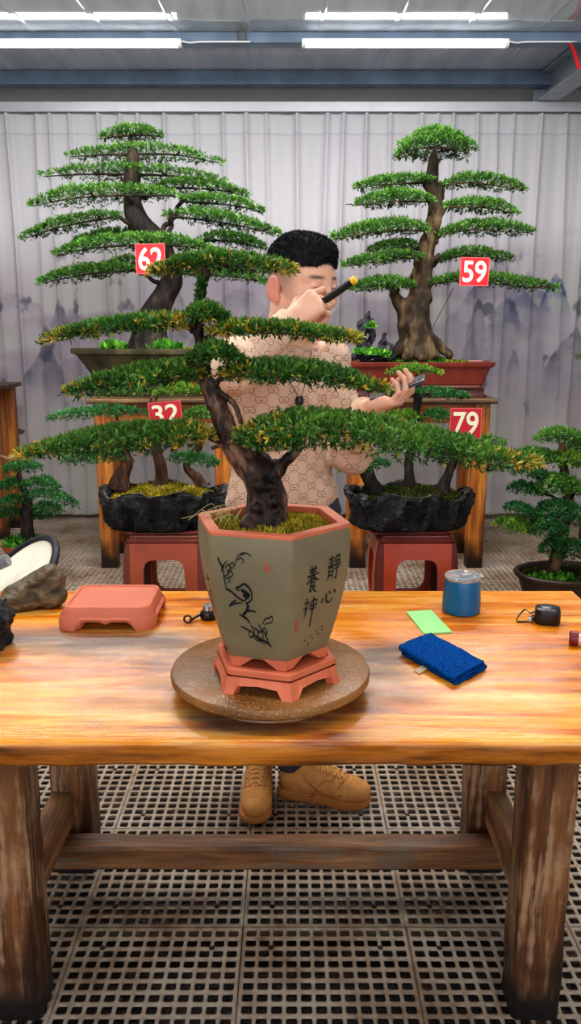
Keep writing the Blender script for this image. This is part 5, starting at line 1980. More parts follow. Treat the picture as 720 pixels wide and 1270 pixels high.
SHT = .45
stool(-.632, 3.86, .42, SHT, ('tan_stool', 'tan_stool_dark'), 'pinkish-brown lacquered stool under the black rock pot, card 32')
stool(.633, 3.86, .42, SHT, ('red_stool', 'red_stool_dark'), 'orange-red lacquered stool with dark corners under the black rock pot, card 79')


# ------------------------------------------------------------------ forest bonsai in black rock pots
def lava_pot(root, cx, cy, z0, z1, rx, ry, seed):
    n, rows = 150, 18
    V, Fq = [], []
    prof = [(0.80, 0), (0.86, .04), (0.9, .18), (0.93, .4), (0.965, .65), (0.985, .85), (1.0, .95), (0.99, 1.0), (0.93, 1.0), (0.89, .97), (.86, .85)]
    a = np.arange(n) * 2 * PI / n
    lob = 1 + .05 * np.sin(3 * a + seed) + .03 * np.sin(5 * a + 2 * seed)
    rz = .5 * np.sin(4 * a + seed) * .022 + .012 * np.sin(9 * a)
    prof2 = [(float(np.interp(t, np.linspace(0, 1, len(prof)), [p[0] for p in prof])), float(np.interp(t, np.linspace(0, 1, len(prof)), [p[1] for p in prof]))) for t in np.linspace(0, 1, 34)]
    for i, (r, t) in enumerate(prof2):
        ca, sa = np.cos(a), np.sin(a)
        sx = np.sign(ca) * np.abs(ca) ** .8
        sy = np.sign(sa) * np.abs(sa) ** .8
        P = np.stack([cx + rx * r * lob * sx, cy + ry * r * lob * sy, np.full(n, z0 + (z1 - z0) * t) + rz * t], 1)
        nn = fbm(P * np.array([1, 1, .35]), 26, seed, 3) * .022 + np.abs(vnoise(P * np.array([1, 1, .18]), 26, seed + 7)) * -.05 + vnoise(P, 60, seed + 9) * .006
        P[:, 0] += nn * ca * (1 if t > .02 else .3)
        P[:, 1] += nn * sa * (1 if t > .02 else .3)
        V.append(P)
    V = np.concatenate(V)
    m_ = len(prof2)
    i, j = np.meshgrid(np.arange(n), np.arange(m_ - 1))
    i, j = i.ravel(), j.ravel()
    F = np.stack([j * n + i, j * n + (i + 1) % n, (j + 1) * n + (i + 1) % n, (j + 1) * n + i], 1)
    o = np_mesh('pot', V, F, MT['lava'], root)
    # floor of the pot
    MB().loft([[tuple(v) for v in V[:n]]], True, False) if False else None
    k_ = int(m_ * .74)
    rimV = V[(k_ - 2) * n:(k_ + 4) * n].copy()
    rimV[:, 2] += .003
    i2, j2 = np.meshgrid(np.arange(n), np.arange(5))
    i2, j2 = i2.ravel(), j2.ravel()
    np_mesh('rim', rimV, np.stack([j2 * n + i2, j2 * n + (i2 + 1) % n, (j2 + 1) * n + (i2 + 1) % n, (j2 + 1) * n + i2], 1), MT['lava_rim'], o)
    return o


def saucer(root, cx, cy, z, w, d, mat):
    MB().loft([rrect(w, d, .05, z + .0005, (cx, cy)), rrect(w + .02, d + .02, .05, z + .006, (cx, cy)), rrect(w + .02, d + .02, .05, z + .012, (cx, cy)), rrect(w, d, .05, z + .014, (cx, cy))]).build('saucer', MT[mat], root, smooth='auto')


YF = 4.07
zf = .655
cxa = (199 - 360) / 985 * YF
b32 = thing('forest_bonsai', (cxa, YF, SHT), 'three little trees with mossy ground in a black rock pot, card 32', 'bonsai')
saucer(b32, cxa + .02, YF, SHT, .38, .3, 'tan_stool_dark')
lava_pot(b32, cxa, YF, SHT + .014, zf, .335, .2, 1)
tuft(b32, 'moss', cxa, YF, zf - .035, .285, .155, 4200, .016, PAL_MOSS, 32, dome=.05)
trunk(b32, [(148, 606, 14), (151, 592, 10), (157, 576, 9), (152, 560, 8), (146, 540, 7), (144, 522, 5)], YF, MT['bark_brown'], 5, .25)
trunk(b32, [(199, 604, 12), (199, 592, 8), (197, 572, 7), (195, 552, 7), (193, 530, 5), (190, 500, 4)], YF, MT['bark_brown'], 6, .25)
trunk(b32, [(249, 602, 9), (243, 592, 7), (233, 583, 6), (232, 574, 5.5), (240, 564, 5), (246, 550, 4), (240, 530, 3)], YF + .03, MT['bark_brown'], 7, .22)
ff_ = dict(leaf=.017, pal=PAL_FAR, tipy=.15, wear=.04, r0=.008, bark_m='bark_brown')
for i, (pts, th, hd, att, dy, n, pal) in enumerate([
    ([(60, 519), (100, 515), (145, 512), (186, 514)], 9, .16, (146, 525), 0, 2600, PAL_DEEP),
    ([(100, 540), (150, 535), (200, 538), (262, 542)], 12, .18, (194, 545), .05, 3000, PAL_DEEP),
    ([(76, 573), (115, 569), (155, 568)], 9, .13, (154, 572), -.02, 1800, PAL_DEEP),
    ([(210, 569), (240, 570), (271, 576)], 9, .12, (242, 562), -.05, 1500, PAL_DEEP),
    ([(192, 489), (222, 485), (254, 487)], 9, .13, (192, 500), 0, 1600, PAL_LIME),
    ([(222, 522), (246, 515), (266, 520)], 12, .12, (242, 532), -.02, 1600, PAL_FAR),
    ([(120, 490), (155, 486), (190, 490)], 8, .12, (190, 505), .05, 1200, PAL_FAR)]):
    add_pad(b32, YF, pts, th, hd, att, dY=dy, n=n, seed=500 + i, **{**ff_, 'pal': pal})

cxb = (506 - 360) / 985 * YF
b79 = thing('forest_bonsai', (cxb, YF, SHT), 'three little dark trees in a black rock pot on the orange-red stool, card 79', 'bonsai')
saucer(b79, cxb, YF, SHT, .38, .3, 'red_stool_dark')
lava_pot(b79, cxb, YF, SHT + .014, zf - .01, .325, .2, 2.2)
tuft(b79, 'moss', cxb, YF, zf - .045, .275, .155, 4200, .014, PAL_DARKM, 79, dome=.05)
trunk(b79, [(466, 612, 13), (459, 598, 9), (453, 584, 8), (448, 572, 8), (444, 556, 7), (440, 540, 5)], YF, MT['bark_dark'], 8, .25)
trunk(b79, [(507, 606, 8), (507, 592, 6), (507, 570, 6), (510, 545, 5.5), (516, 515, 5), (517, 485, 5), (515, 468, 3)], YF + .02, MT['bark_dark'], 9, .2)
trunk(b79, [(547, 612, 12), (550, 600, 9), (556, 588, 7), (562, 575, 7), (566, 560, 6)], YF, MT['bark_dark'], 10, .25)
for i, (pts, th, hd, att, dy, n, pal) in enumerate([
    ([(480, 464), (512, 459), (546, 464)], 7, .12, (516, 475), 0, 1500, PAL_LIME),
    ([(504, 489), (530, 488), (582, 494)], 8, .12, (517, 498), 0, 1600, PAL_DEEP),
    ([(475, 525), (500, 518), (520, 520)], 10, .13, (515, 530), .03, 1400, PAL_LIME),
    ([(522, 520), (545, 517), (565, 522)], 9, .12, (516, 530), 0, 1300, PAL_DEEP),
    ([(418, 582), (445, 577), (482, 576)], 9, .13, (450, 584), -.06, 1800, PAL_DEEP),
    ([(420, 560), (450, 552), (480, 556)], 12, .14, (444, 560), 0, 1800, PAL_FAR),
    ([(530, 556), (565, 548), (600, 548), (626, 551)], 11, .15, (566, 562), 0, 2200, PAL_FAR),
    ([(500, 545), (530, 540), (560, 545)], 11, .14, (511, 552), .04, 1600, PAL_FAR),
    ([(545, 566), (580, 562), (608, 566)], 9, .12, (562, 570), -.05, 1600, PAL_DEEP)]):
    add_pad(b79, YF, pts, th, hd, att, dY=dy, n=n, seed=520 + i, **{**ff_, 'pal': pal, 'bark_m': 'bark_dark'})

# ------------------------------------------------------------------ bonsai on the floor
YR = 4.0
cxr = (704 - 360) / 960 * YR
zrim = at(700, 708, YR).z
br = thing('bonsai', (cxr, YR, 0), 'bushy bonsai in a dark brown oval pot standing on the floor grating', 'bonsai')
MB().lathe([(0, .001), (.18, .001), (.19, .012), (.225, zrim * .5), (.255, zrim - .03), (.272, zrim - .024), (.278, zrim - .006), (.272, zrim), (.252, zrim), (.246, zrim - .03), (0, zrim - .035)], (cxr, YR, 0), 56, sy=.74, cap0=False, cap1=False).build('pot', MT['brown_pot'], br, smooth='auto')
tuft(br, 'moss', cxr, YR, zrim - .034, .24, .175, 2200, .02, PAL_DARKM, 71, dome=.02)
tuft(br, 'weeds', cxr - .1, YR - .08, zrim - .03, .12, .07, 240, .03, PAL_WEED, 72, mat='leaf_far', dome=.02, ratio=.5)
trunk(br, [(687, 722, 11), (686, 705, 9), (690, 688, 8), (698, 660, 7), (706, 630, 7), (702, 600, 6), (697, 570, 5), (696, 548, 3)], YR, MT['bark_brown'], 11, .22)
fr_ = dict(leaf=.019, pal=PAL_DEEP, tipy=.2, wear=.06, r0=.009, bark_m='bark_dark')
for i, (pts, th, hd, att, dy, n, pal) in enumerate([
    ([(665, 546), (695, 542), (728, 546)], 11, .16, (697, 560), 0, 2000, PAL_FAR), ([(639, 567), (662, 564), (688, 566)], 8, .12, (698, 575), .03, 1400, PAL_FAR),
    ([(676, 575), (700, 571), (735, 573)], 10, .15, (698, 585), -.06, 1800, PAL_LIME), ([(628, 582), (650, 584), (675, 590)], 11, .14, (702, 605), -.02, 1900, PAL_DEEP),
    ([(632, 607), (652, 607), (675, 612)], 8, .12, (704, 622), .05, 1300, PAL_DEEP), ([(666, 608), (694, 603), (724, 608)], 15, .17, (704, 620), -.1, 2400, PAL_FAR),
    ([(628, 633), (646, 633), (664, 638)], 8, .12, (706, 645), 0, 1200, PAL_DEEP), ([(664, 642), (690, 636), (730, 640)], 14, .18, (702, 652), -.1, 2600, PAL_DEEP),
    ([(614, 652), (638, 652), (662, 656)], 9, .13, (700, 664), -.03, 1600, PAL_LIME), ([(650, 658), (676, 655), (702, 660)], 12, .15, (698, 668), -.1, 1900, PAL_DEEP),
    ([(671, 685), (695, 680), (730, 684)], 15, .16, (694, 690), -.06, 2200, PAL_DEEP), ([(700, 560), (720, 556), (745, 560)], 9, .12, (697, 575), .05, 1000, PAL_FAR)]):
    add_pad(br, YR, pts, th, hd, att, dY=dy, n=n, seed=600 + i, **{**fr_, 'pal': pal})

YL = 4.7
cxl = (31 - 360) / 966 * YL
zl = at(31, 674, YL).z
bl = thing('bonsai', (cxl, YL, 0), 'small bonsai with bright weeds in a terracotta pot behind the white reflector panel', 'bonsai')
MB().lathe([(0, .001), (.085, .001), (.09, .01), (.11, zl * .6), (.118, zl - .03), (.128, zl - .028), (.13, zl), (.118, zl), (.114, zl - .025), (0, zl - .03)], (cxl, YL, 0), 44, cap0=False, cap1=False).build('pot', MT['terracotta'], bl, smooth='auto')
tuft(bl, 'weeds', cxl, YL, zl - .028, .12, .11, 520, .05, PAL_WEED, 81, mat='leaf_far', dome=.04, ratio=.45)
trunk(bl, [(34, 678, 10), (34, 660, 8), (33, 640, 8), (34, 625, 6), (31, 612, 4), (26, 598, 3), (22, 588, 3)], YL, MT['bark_dark'], 12, .2)
for i, (pts, th, hd, att, dy, n) in enumerate([
    ([(5, 582), (26, 579), (51, 582)], 7, .12, (23, 590), 0, 1300), ([(-4, 606), (12, 602), (30, 604)], 8, .12, (28, 610), 0, 1200), ([(28, 602), (50, 600), (73, 606)], 8, .12, (29, 610), 0, 1200),
    ([(28, 616), (58, 616), (96, 628)], 8, .13, (33, 626), -.05, 1500), ([(-4, 627), (12, 623), (29, 624)], 7, .11, (33, 632), -.02, 1000), ([(42, 630), (58, 630), (77, 637)], 6, .1, (34, 636), -.02, 800),
    ([(-4, 640), (10, 637), (26, 639)], 7, .1, (33, 644), 0, 800), ([(38, 640), (50, 639), (62, 643)], 5, .08, (34, 645), .05, 500)]):
    add_pad(bl, YL, pts, th, hd, att, dY=dy, n=n, seed=700 + i, leaf=.02, pal=PAL_DEEP, tipy=.2, wear=.05, r0=.008, bark_m='bark_dark')

# bonsai whose outermost tiers alone reach into the picture
YE = 5.75
xe = -2.43
be = thing('bonsai', (xe, YE, 1.08), 'bonsai on the edge stand, only one branch tip inside the picture above the weeds', 'bonsai')
MB().lathe([(0, 1.081), (.17, 1.081), (.22, 1.22), (.235, 1.225), (.235, 1.24), (.215, 1.24), (.21, 1.22), (0, 1.22)], (xe, YE, 0), 40, sy=.7, cap0=False, cap1=False).build('pot', MT['brown_pot'], be, smooth='auto')
m = MB().tube(spline([(xe, YE, 1.2), (xe + .03, YE, 1.4), (xe - .02, YE, 1.6), (xe, YE, 1.75)], 5), [.05 - .0022 * i for i in range(16)], 14)
m.build('trunk', MT['bark_dark'], be, smooth=True)
for i, (xa, xb, z, n) in enumerate(((-2.9, -2.095, 1.475, 2200), (-2.8, -2.12, 1.62, 1800), (-2.7, -2.18, 1.78, 1500))):
    S_ = [Vector((xa, YE, z - .03)), Vector(((xa + xb) / 2, YE, z)), Vector((xb, YE, z - .02))]
    b = MB().tube([(xe, YE, z - .06), (xa + .1, YE, z - .02)], .012, 8).tube([(xe, YE, z - .06), (xb - .05, YE, z - .02)], .012, 8).build('branch', MT['bark_dark'], be, smooth=True)
    V, F, tint = pad_leaves(S_, .045, .2, .022, n, PAL_DEEP, 800 + i)
    np_mesh('foliage_pad', V, F, MT['leaf_far'], b, smooth=False, tint=tint)
# the like at the other edge: on a stand of its own outside the picture
YG = 5.4
xg = 2.42
plant_stand(2.06, 2.78, 5.2, 5.6, .98, 'wooden stand beyond the picture edge behind the floor bonsai')
bg = thing('bonsai', (xg, YG, .98), 'bonsai beyond the picture edge, one branch tip showing against the blue mountain print', 'bonsai')
MB().lathe([(0, .981), (.17, .981), (.22, 1.1), (.235, 1.105), (.235, 1.12), (.215, 1.12), (.21, 1.1), (0, 1.1)], (xg, YG, 0), 40, sy=.7, cap0=False, cap1=False).build('pot', MT['brown_pot'], bg, smooth='auto')
MB().tube(spline([(xg, YG, 1.1), (xg + .03, YG, 1.3), (xg - .02, YG, 1.5), (xg, YG, 1.62)], 5), [.05 - .0022 * i for i in range(16)], 14).build('trunk', MT['bark_dark'], bg, smooth=True)
for i, (xa, xb, z, n) in enumerate(((1.89, 2.9, 1.29, 2400), (2.02, 2.8, 1.45, 1800), (2.1, 2.7, 1.62, 1500))):
    S_ = [Vector((xa, YG, z - .02)), Vector(((xa + xb) / 2, YG, z)), Vector((xb, YG, z - .03))]
    b = MB().tube([(xg, YG, z - .06), (xa + .1, YG, z - .02)], .012, 8).tube([(xg, YG, z - .06), (xb - .05, YG, z - .02)], .012, 8).build('branch', MT['bark_dark'], bg, smooth=True)
    V, F, tint = pad_leaves(S_, .045, .2, .022, n, PAL_DEEP, 820 + i)
    np_mesh('foliage_pad', V, F, MT['leaf_far'], b, smooth=False, tint=tint)


# ------------------------------------------------------------------ number cards
def text_mesh(body, size, bold, extrude):
    cu_ = bpy.data.curves.new('numerals', 'FONT')
    cu_.body = body
    cu_.size = size
    cu_.offset = bold
    cu_.extrude = extrude
    cu_.align_x, cu_.align_y = 'CENTER', 'CENTER'
    cu_.space_character = 1.0
    o = bpy.data.objects.new('numerals_tmp', cu_)
    COL.objects.link(o)
    dg = bpy.context.evaluated_depsgraph_get()
    me = bpy.data.meshes.new_from_object(o.evaluated_get(dg))
    bpy.data.objects.remove(o)
    return me


def card(num, px_, py_, Y, wpx, hpx, tilt, label, hang):
    c = at(px_, py_, Y)
    sc = Y / ray(px_, py_)[1]
    w, h = wpx * sc, hpx * sc
    t = thing('number_card', c, label, 'number card', 'red number cards')
    Mx = Matrix.Translation(c) @ Matrix.Rotation(math.radians(tilt), 4, 'Y')
    MB().box(-w / 2, w / 2, -.002, .002, -h / 2, h / 2, Mx).build('plate', MT['card_red'], t, bevel=.001)
    e = .0045
    m = MB()
    for a in ((-w / 2, w / 2, -h / 2, -h / 2 + e), (-w / 2, w / 2, h / 2 - e, h / 2), (-w / 2, -w / 2 + e, -h / 2 + e, h / 2 - e), (w / 2 - e, w / 2, -h / 2 + e, h / 2 - e)):
        m.box(a[0], a[1], -.0032, -.0019, a[2], a[3], Mx)
    m.build('border', MT['card_border'], t)
    me = text_mesh(num, h * 1.0, h * .015, .0008)
    co = np.empty(len(me.vertices) * 3, dtype=np.float32)
    me.vertices.foreach_get('co', co)
    co = co.reshape(-1, 3)
    lo, hi = co.min(0), co.max(0)
    sx, sy = w * .80 / (hi[0] - lo[0]), h * .76 / (hi[1] - lo[1])
    for v in me.vertices:
        p = Mx @ Vector(((v.co.x - (lo[0] + hi[0]) / 2) * sx, -.0032 - v.co.z, (v.co.y - (lo[1] + hi[1]) / 2) * sy))
        v.co = p - Vector(c)
    me.materials.clear()
    me.materials.append(MT['card_white'])
    me.name = 'numerals'
    o = bpy.data.objects.new('numerals', me)
    link(o, t)
    # wire that ties it to the branch behind
    hp = Vector(hang)
    top = Mx @ Vector((0, .003, h / 2 - .01))
    MB().tube(spline([top, top + Vector((0, .012, .004)), (top + hp) / 2 + Vector((0, 0, .01)), hp], 5), .0012, 6).build('wire', MT['wire'], t)


card('62', 186.5, 321, Y62 - .42, 37, 36, -1, 'red number card 62 hanging on the broad many-tiered bonsai', at(196, 308, Y62 - .2))
card('59', 588, 337, Y59 - .32, 36, 34, 1, 'red number card 59 on the bonsai with the domed crown', at(590, 350, Y59 - .08))
card('32', 205, 513, YF - .2, 41, 30, -5, 'red number card 32 on the forest bonsai, tilted, partly covered by leaves in front', at(196, 520, YF))
card('79', 577, 525, YF - .2, 39, 38, 0, 'red number card 79 on the forest bonsai above the orange-red stool', at(570, 552, YF))
# ------------------------------------------------------------------ the man behind the table
def vec(*a):
    return np.array(a, dtype=float)


def unit(a):
    a = np.array(a, dtype=float)
    return a / np.linalg.norm(a)


YAW, NOD, HS = math.radians(45), math.radians(9), 1.08
HC = vec(0.034, 2.375, 1.580)
hf0 = vec(math.sin(YAW), -math.cos(YAW), 0)
hs_ = np.cross(vec(0, 0, 1), hf0)                # his left
hf = hf0 * math.cos(NOD) - vec(0, 0, 1) * math.sin(NOD)
hu = np.cross(hf, hs_)
HR = np.stack([hf, hs_, hu], 1)                  # columns: forward, left, up


def hd_(f, s_, u):
    return HC + HR @ vec(f, s_, u) * HS


SHR, SHL = vec(-.172, 2.355, 1.362), vec(.108, 2.445, 1.362)
ELR, WRR = vec(-.142, 2.085, 1.352), vec(-.006, 2.20, 1.470)
ELL, WRL = vec(.185, 2.385, 1.095), vec(.205, 2.215, 1.238)
PEL = vec(-.025, 2.41, .93)
CHE = vec(-.028, 2.405, 1.25)
HIPR, HIPL = vec(-.115, 2.40, .9), vec(.065, 2.43, .9)
KNR, KNL = vec(-.115, 2.385, .5), vec(.05, 2.385, .5)
ANR, ANL = vec(-.107, 2.405, .085), vec(.012, 2.335, .085)
tw_ = math.radians(18)
TR = np.array([[math.cos(tw_), -math.sin(tw_), 0], [math.sin(tw_), math.cos(tw_), 0], [0, 0, 1]])


def hand_chain(wr, d, n, l, curls, spread, scale=1.0, thumb=None):
    """capsules of a hand: wr wrist, d towards the knuckles, n out of the back of the hand, l towards the thumb side"""
    out = []
    P = lambda a, b, c: wr + (d * a + n * b + l * c) * scale
    # palm
    for c0, c1 in ((.026, .030), (.009, .010), (-.009, -.010), (-.024, -.028)):
        out.append((P(.012, -.002, c0 * .7), P(.085 - abs(c1) * .25, .003, c1), .0155 * scale, .0125 * scale))
    out.append((P(.02, -.012, .026), P(.055, -.012, .026), .014 * scale, .012 * scale))
    out.append((P(.02, -.012, -.022), P(.06, -.010, -.024), .013 * scale, .011 * scale))
    out.append((P(-.03, 0, .004), P(.02, 0, .004), .024 * scale, .024 * scale))
    L = ((.043, .026, .021), (.047, .030, .023), (.043, .028, .022), (.034, .021, .019))
    base = (.031, .0105, -.0105, -.030)
    rads = (.0092, .0095, .0090, .0080)
    tips = []
    for i in range(4):
        p = P(.086 - abs(base[i]) * .28, .003, base[i])
        ang = 0
        for j in range(3):
            ang += math.radians(curls[i][j])
            dd = unit(d * math.cos(ang) - n * math.sin(ang) + l * spread[i])
            q = p + dd * L[i][j] * scale
            out.append((p, q, rads[i] * (1 - .07 * j) * scale, rads[i] * (1 - .07 * (j + 1)) * scale))
            p = q
        tips.append(p)
    if thumb is not None:
        p = P(.022, -.008, .03)
        for j, (dv, ln, r0, r1) in enumerate(thumb):
            q = p + unit(d * dv[0] + n * dv[1] + l * dv[2]) * ln * scale
            out.append((p, q, r0 * scale, r1 * scale))
            p = q
        tips.append(p)
    return out, tips


dR = unit(vec(.083, .0, .059))
nR = vec(-.30, -.86, .42)
nR = unit(nR - dR * (nR @ dR))
lR = unit(np.cross(nR, dR))
if lR[2] < 0:
    lR = -lR
HANDR, tipsR = hand_chain(WRR + dR * .012, dR, nR, lR, [(34, 52, 30), (58, 66, 36), (66, 70, 40), (70, 70, 42)], (.06, .0, -.04, -.08),
                          thumb=[((.55, -.55, .75), .036, .0135, .0115), ((.85, -.5, .25), .030, .0112, .0100), ((.9, -.55, .0), .024, .0098, .008)])
dL = unit(vec(.80, -.42, .30))
nL = vec(.30, -.20, -.92)
nL = unit(nL - dL * (nL @ dL))
lL = unit(np.cross(nL, dL))
if lL[1] < 0:
    lL = -lL
HANDL, tipsL = hand_chain(WRL + dL * .012, dL, nL, lL, [(24, 44, 34), (28, 48, 36), (32, 50, 36), (34, 50, 36)], (.08, .0, -.05, -.1),
                          thumb=[((.7, -.55, .6), .034, .0135, .0115), ((.75, -.6, .2), .030, .0112, .0100), ((.8, -.55, -.1), .022, .0098, .008)])


def body_sdf(lo, hi, vox, inflate=0.0, what='all'):
    s = SDF(lo, hi, vox)
    i = inflate
    if what in ('all', 'top'):
        s.ell(CHE + vec(0, 0, .02), (.165 + i, .108 + i, .17 + i), TR, k=.04)
        s.ell(CHE + vec(0, 0, .09), (.150 + i, .085 + i, .075 + i), TR, k=.04)
        s.ell((CHE + PEL) / 2, (.140 + i, .10 + i, .19 + i), TR, k=.05)
        s.ell(PEL + vec(0, 0, .02), (.155 + i, .112 + i, .13 + i), TR, k=.05)
        s.cone(CHE + vec(.02, 0, .12), SHR, .06 + i, .05 + i, k=.03).cone(CHE + vec(0, 0, .12), SHL, .06 + i, .05 + i, k=.03)
        s.cone(CHE + vec(.02, .0, .15), HC - hu * .10 - hf * .02, .062 + i * .6, .056, k=.03)
        for sh, el, wr in ((SHR, ELR, WRR), (SHL, ELL, WRL)):
            s.cone(sh, el, .050 + i, .040 + i, k=.025).cone(el, wr, .040 + i, .027 + i, k=.02)
    if what in ('all', 'legs'):
        s.ell(PEL, (.150 + i, .108 + i, .12 + i), TR, k=.05)
        for h, kn, an in ((HIPR, KNR, ANR), (HIPL, KNL, ANL)):
            s.cone(h, kn, .078 + i, .054 + i, k=.04).cone(kn, an, .055 + i, .037 + i, k=.03)
            s.cone(kn + vec(0, .02, -.1), kn + vec(0, .02, -.2), .052 + i, .045 + i, k=.03)
    return s


class Scaled:
    def __init__(self, s, k_):
        self.s, self.q = s, k_

    def ell(self, c, r, *a, **kw):
        self.s.ell(c, tuple(x * self.q for x in r), *a, **kw)

    def cone(self, a, b, ra, rb, **kw):
        self.s.cone(a, b, ra * self.q, rb * self.q, **kw)


def head_prims(s):
    s = Scaled(s, HS)
    s.ell(hd_(-.014, 0, .036), (.100, .077, .084), HR, k=.01)
    s.ell(hd_(.02, 0, -.03), (.070, .064, .088), HR, k=.03)
    for sg in (-1, 1):
        s.cone(hd_(-.005, sg * .050, -.065), hd_(.066, sg * .018, -.102), .017, .014, k=.03)
        s.cone(hd_(.074, sg * .008, .022), hd_(.060, sg * .048, .020), .010, .009, k=.016)     # brow
        s.ell(hd_(.060, sg * .040, -.030), (.024, .022, .020), HR, k=.025)                     # cheek
        s.ell(hd_(.096, sg * .031, -.001), (.020, .016, .010), HR, k=.010, sub=True)           # socket
        s.ell(hd_(.074, sg * .031, -.001), (.0135, .0150, .0120), HR, k=.004)                  # lids over the eye
        s.ell(hd_(.099, sg * .010, -.040), (.010, .008, .007), HR, k=.008)                     # nostril wing
        # ear
        t = HR @ np.array([[1, .45 * sg, 0], [-.45 * sg, 1, 0], [0, 0, 1]]) / 1.0966
        s.ell(hd_(-.022, sg * .083, -.018), (.019, .0085, .032), t, k=.005)
        s.ell(hd_(-.012, sg * .0765, -.042), (.010, .007, .013), HR, k=.008)
        s.ell(hd_(-.016, sg * .0925, -.014), (.012, .0075, .021), t, k=.004, sub=True)
    s.cone(hd_(.082, 0, .012), hd_(.106, 0, -.034), .0085, .0105, k=.012)
    s.ell(hd_(.106, 0, -.038), (.012, .011, .009), HR, k=.01)
    s.ell(hd_(.083, 0, -.064), (.016, .026, .012), HR, k=.014)
    s.ell(hd_(.0925, 0, -.0605), (.0085, .021, .0050), HR, k=.004)
    s.ell(hd_(.0905, 0, -.0705), (.0090, .018, .0055), HR, k=.004)
    s.cone(hd_(.10, .022, -.0656), hd_(.10, -.022, -.0656), .0016, .0016, k=.003, sub=True)
    s.ell(hd_(.074, 0, -.098), (.018, .020, .016), HR, k=.02)
    s.cone(hd_(-.030, 0, -.03), CHE + vec(.02, 0, .13), .055, .062, k=.03)
    return s


parts_V, parts_Q = [], []


def collect(s, sm):
    V, Q = s.mesh(sm)
    parts_Q.append(Q + sum(len(v) for v in parts_V))
    parts_V.append(V)


s = body_sdf((-.31, 1.99, .05), (.36, 2.62, 1.74), .0036)
s.cut((0, 0, .055), (0, 0, -1))
head_prims(s)
for wr, el, HAND in ((WRR, ELR, HANDR), (WRL, ELL, HANDL)):
    for q, h in enumerate(HAND):
        s.cone(*h, k=.012 if q < 7 else .003)
collect(s, 1)
V = np.concatenate(parts_V)
Q = np.concatenate(parts_Q)
L_ = (V - HC) @ HR / HS
skin, red, lip, stub, brow = C3(222, 172, 146), C3(206, 128, 108), C3(184, 104, 96), C3(92, 84, 84), C3(34, 28, 28)
T = np.tile(skin, (len(V), 1))
T *= (1 + .05 * vnoise(V, 60, 3))[:, None]


def blend(c, a):
    a = np.clip(a, 0, 1)[:, None]
    T[:] = T * (1 - a) + c * a


hm = (np.linalg.norm(V - HC, axis=1) < .19).astype(float) * (V[:, 1] > 2.255)
f_, s__, u_ = L_[:, 0], L_[:, 1], L_[:, 2]
sm_ = lambda v, a, b: np.clip((v - a) / (b - a), 0, 1)
blend(red, hm * .8 * sm_(np.abs(s__), .070, .080) * sm_(u_, -.062, -.04) * sm_(.018 - u_, 0, .01))
blend(red, hm * .25 * np.exp(-((f_ - .08) ** 2 + (np.abs(s__) - .04) ** 2 + (u_ + .03) ** 2) / .0004))
blend(lip, hm * .75 * np.exp(-(((u_ + .0655) / .0085) ** 4)) * np.exp(-((s__ / .022) ** 4)) * sm_(f_, .085, .09))
blend(stub, hm * .85 * sm_(u_, -.045, .05) * sm_(.048 - f_, 0, .03) * sm_(np.abs(s__) * 0 + 1, 0, 1) * (1 - sm_(np.abs(s__), .0785, .082) * sm_(u_, -.05, -.04) * sm_(.022 - u_, 0, .004)))
blend(brow, hm * .85 * np.exp(-(((u_ - .024 + .1 * (np.abs(s__) - .03) ** 1 * .4) / .0045) ** 4)) * np.exp(-(((np.abs(s__) - .033) / .019) ** 4)) * sm_(f_, .05, .06))
blend(brow, hm * .8 * np.exp(-(((u_ + .0015) / .0028) ** 2)) * np.exp(-(((np.abs(s__) - .031) / .014) ** 4)) * sm_(f_, .07, .078))
hand_m = np.ones(len(V))
for tp_ in list(tipsR) + list(tipsL):
    blend(red, hand_m * .5 * np.exp(-((V - tp_) ** 2).sum(1) / .0002))
pe = np_mesh('person', V, Q, MT['skin'], origin=(-.03, 2.38, 0), tint=np.clip(T, 0, 1))
tag(pe, 'person in a beige patterned sweater behind the table, one hand raised before the face', 'person')

# hair: short and thick on top, ending in an even line above the clipped sides
s = SDF(HC - vec(.15, .15, .05), HC + vec(.15, .15, .17), .003)
Scaled(s, HS).ell(hd_(-.014, 0, .040), (.103, .0805, .088), HR, k=.01)
Scaled(s, HS).ell(hd_(.03, 0, .085), (.060, .056, .034), HR, k=.02)
pts = s.points()
s.F += (.0022 * fbm(pts, 90, 7, 3)).reshape(s.n).astype(np.float32)
s.cut(hd_(.09, 0, .050), HR @ unit(vec(.12, 0, -1)), k=.006)
s.cut(hd_(.082, 0, .06), HR @ unit(vec(1, 0, -.25)), k=.006)
Vh, Qh = s.mesh(1)
Nh = vnormals(Vh, Qh)
r_ = np.random.default_rng(44)
ix = r_.integers(0, len(Vh), 16000)
up_m = ((Vh[ix] - HC) @ HR)[:, 2]
ix = ix[up_m > .04]
Dh = Nh[ix] * .5 + (HR @ vec(.30, 0, .25))[None, :] + r_.normal(size=(len(ix), 3)) * .22
Dh /= np.linalg.norm(Dh, axis=1, keepdims=True)
Lh = r_.uniform(.005, .010, len(ix))
lv, lf_ = leaf_mesh(Vh[ix] - Nh[ix] * .001, Dh, Lh, np.full(len(ix), .0014), r_)
np_mesh('hair', np.concatenate([Vh, lv]), np.concatenate([Qh, lf_ + len(Vh)]), MT['hair'], pe)

# sweater
SW_I = .016
s = body_sdf((-.30, 2.0, .76), (.34, 2.62, 1.46), .0055, SW_I, 'top')
pts = s.points()
msk = np.abs(s.F.ravel()) < .03
pm = pts[msk]
fold = np.zeros(len(pts))
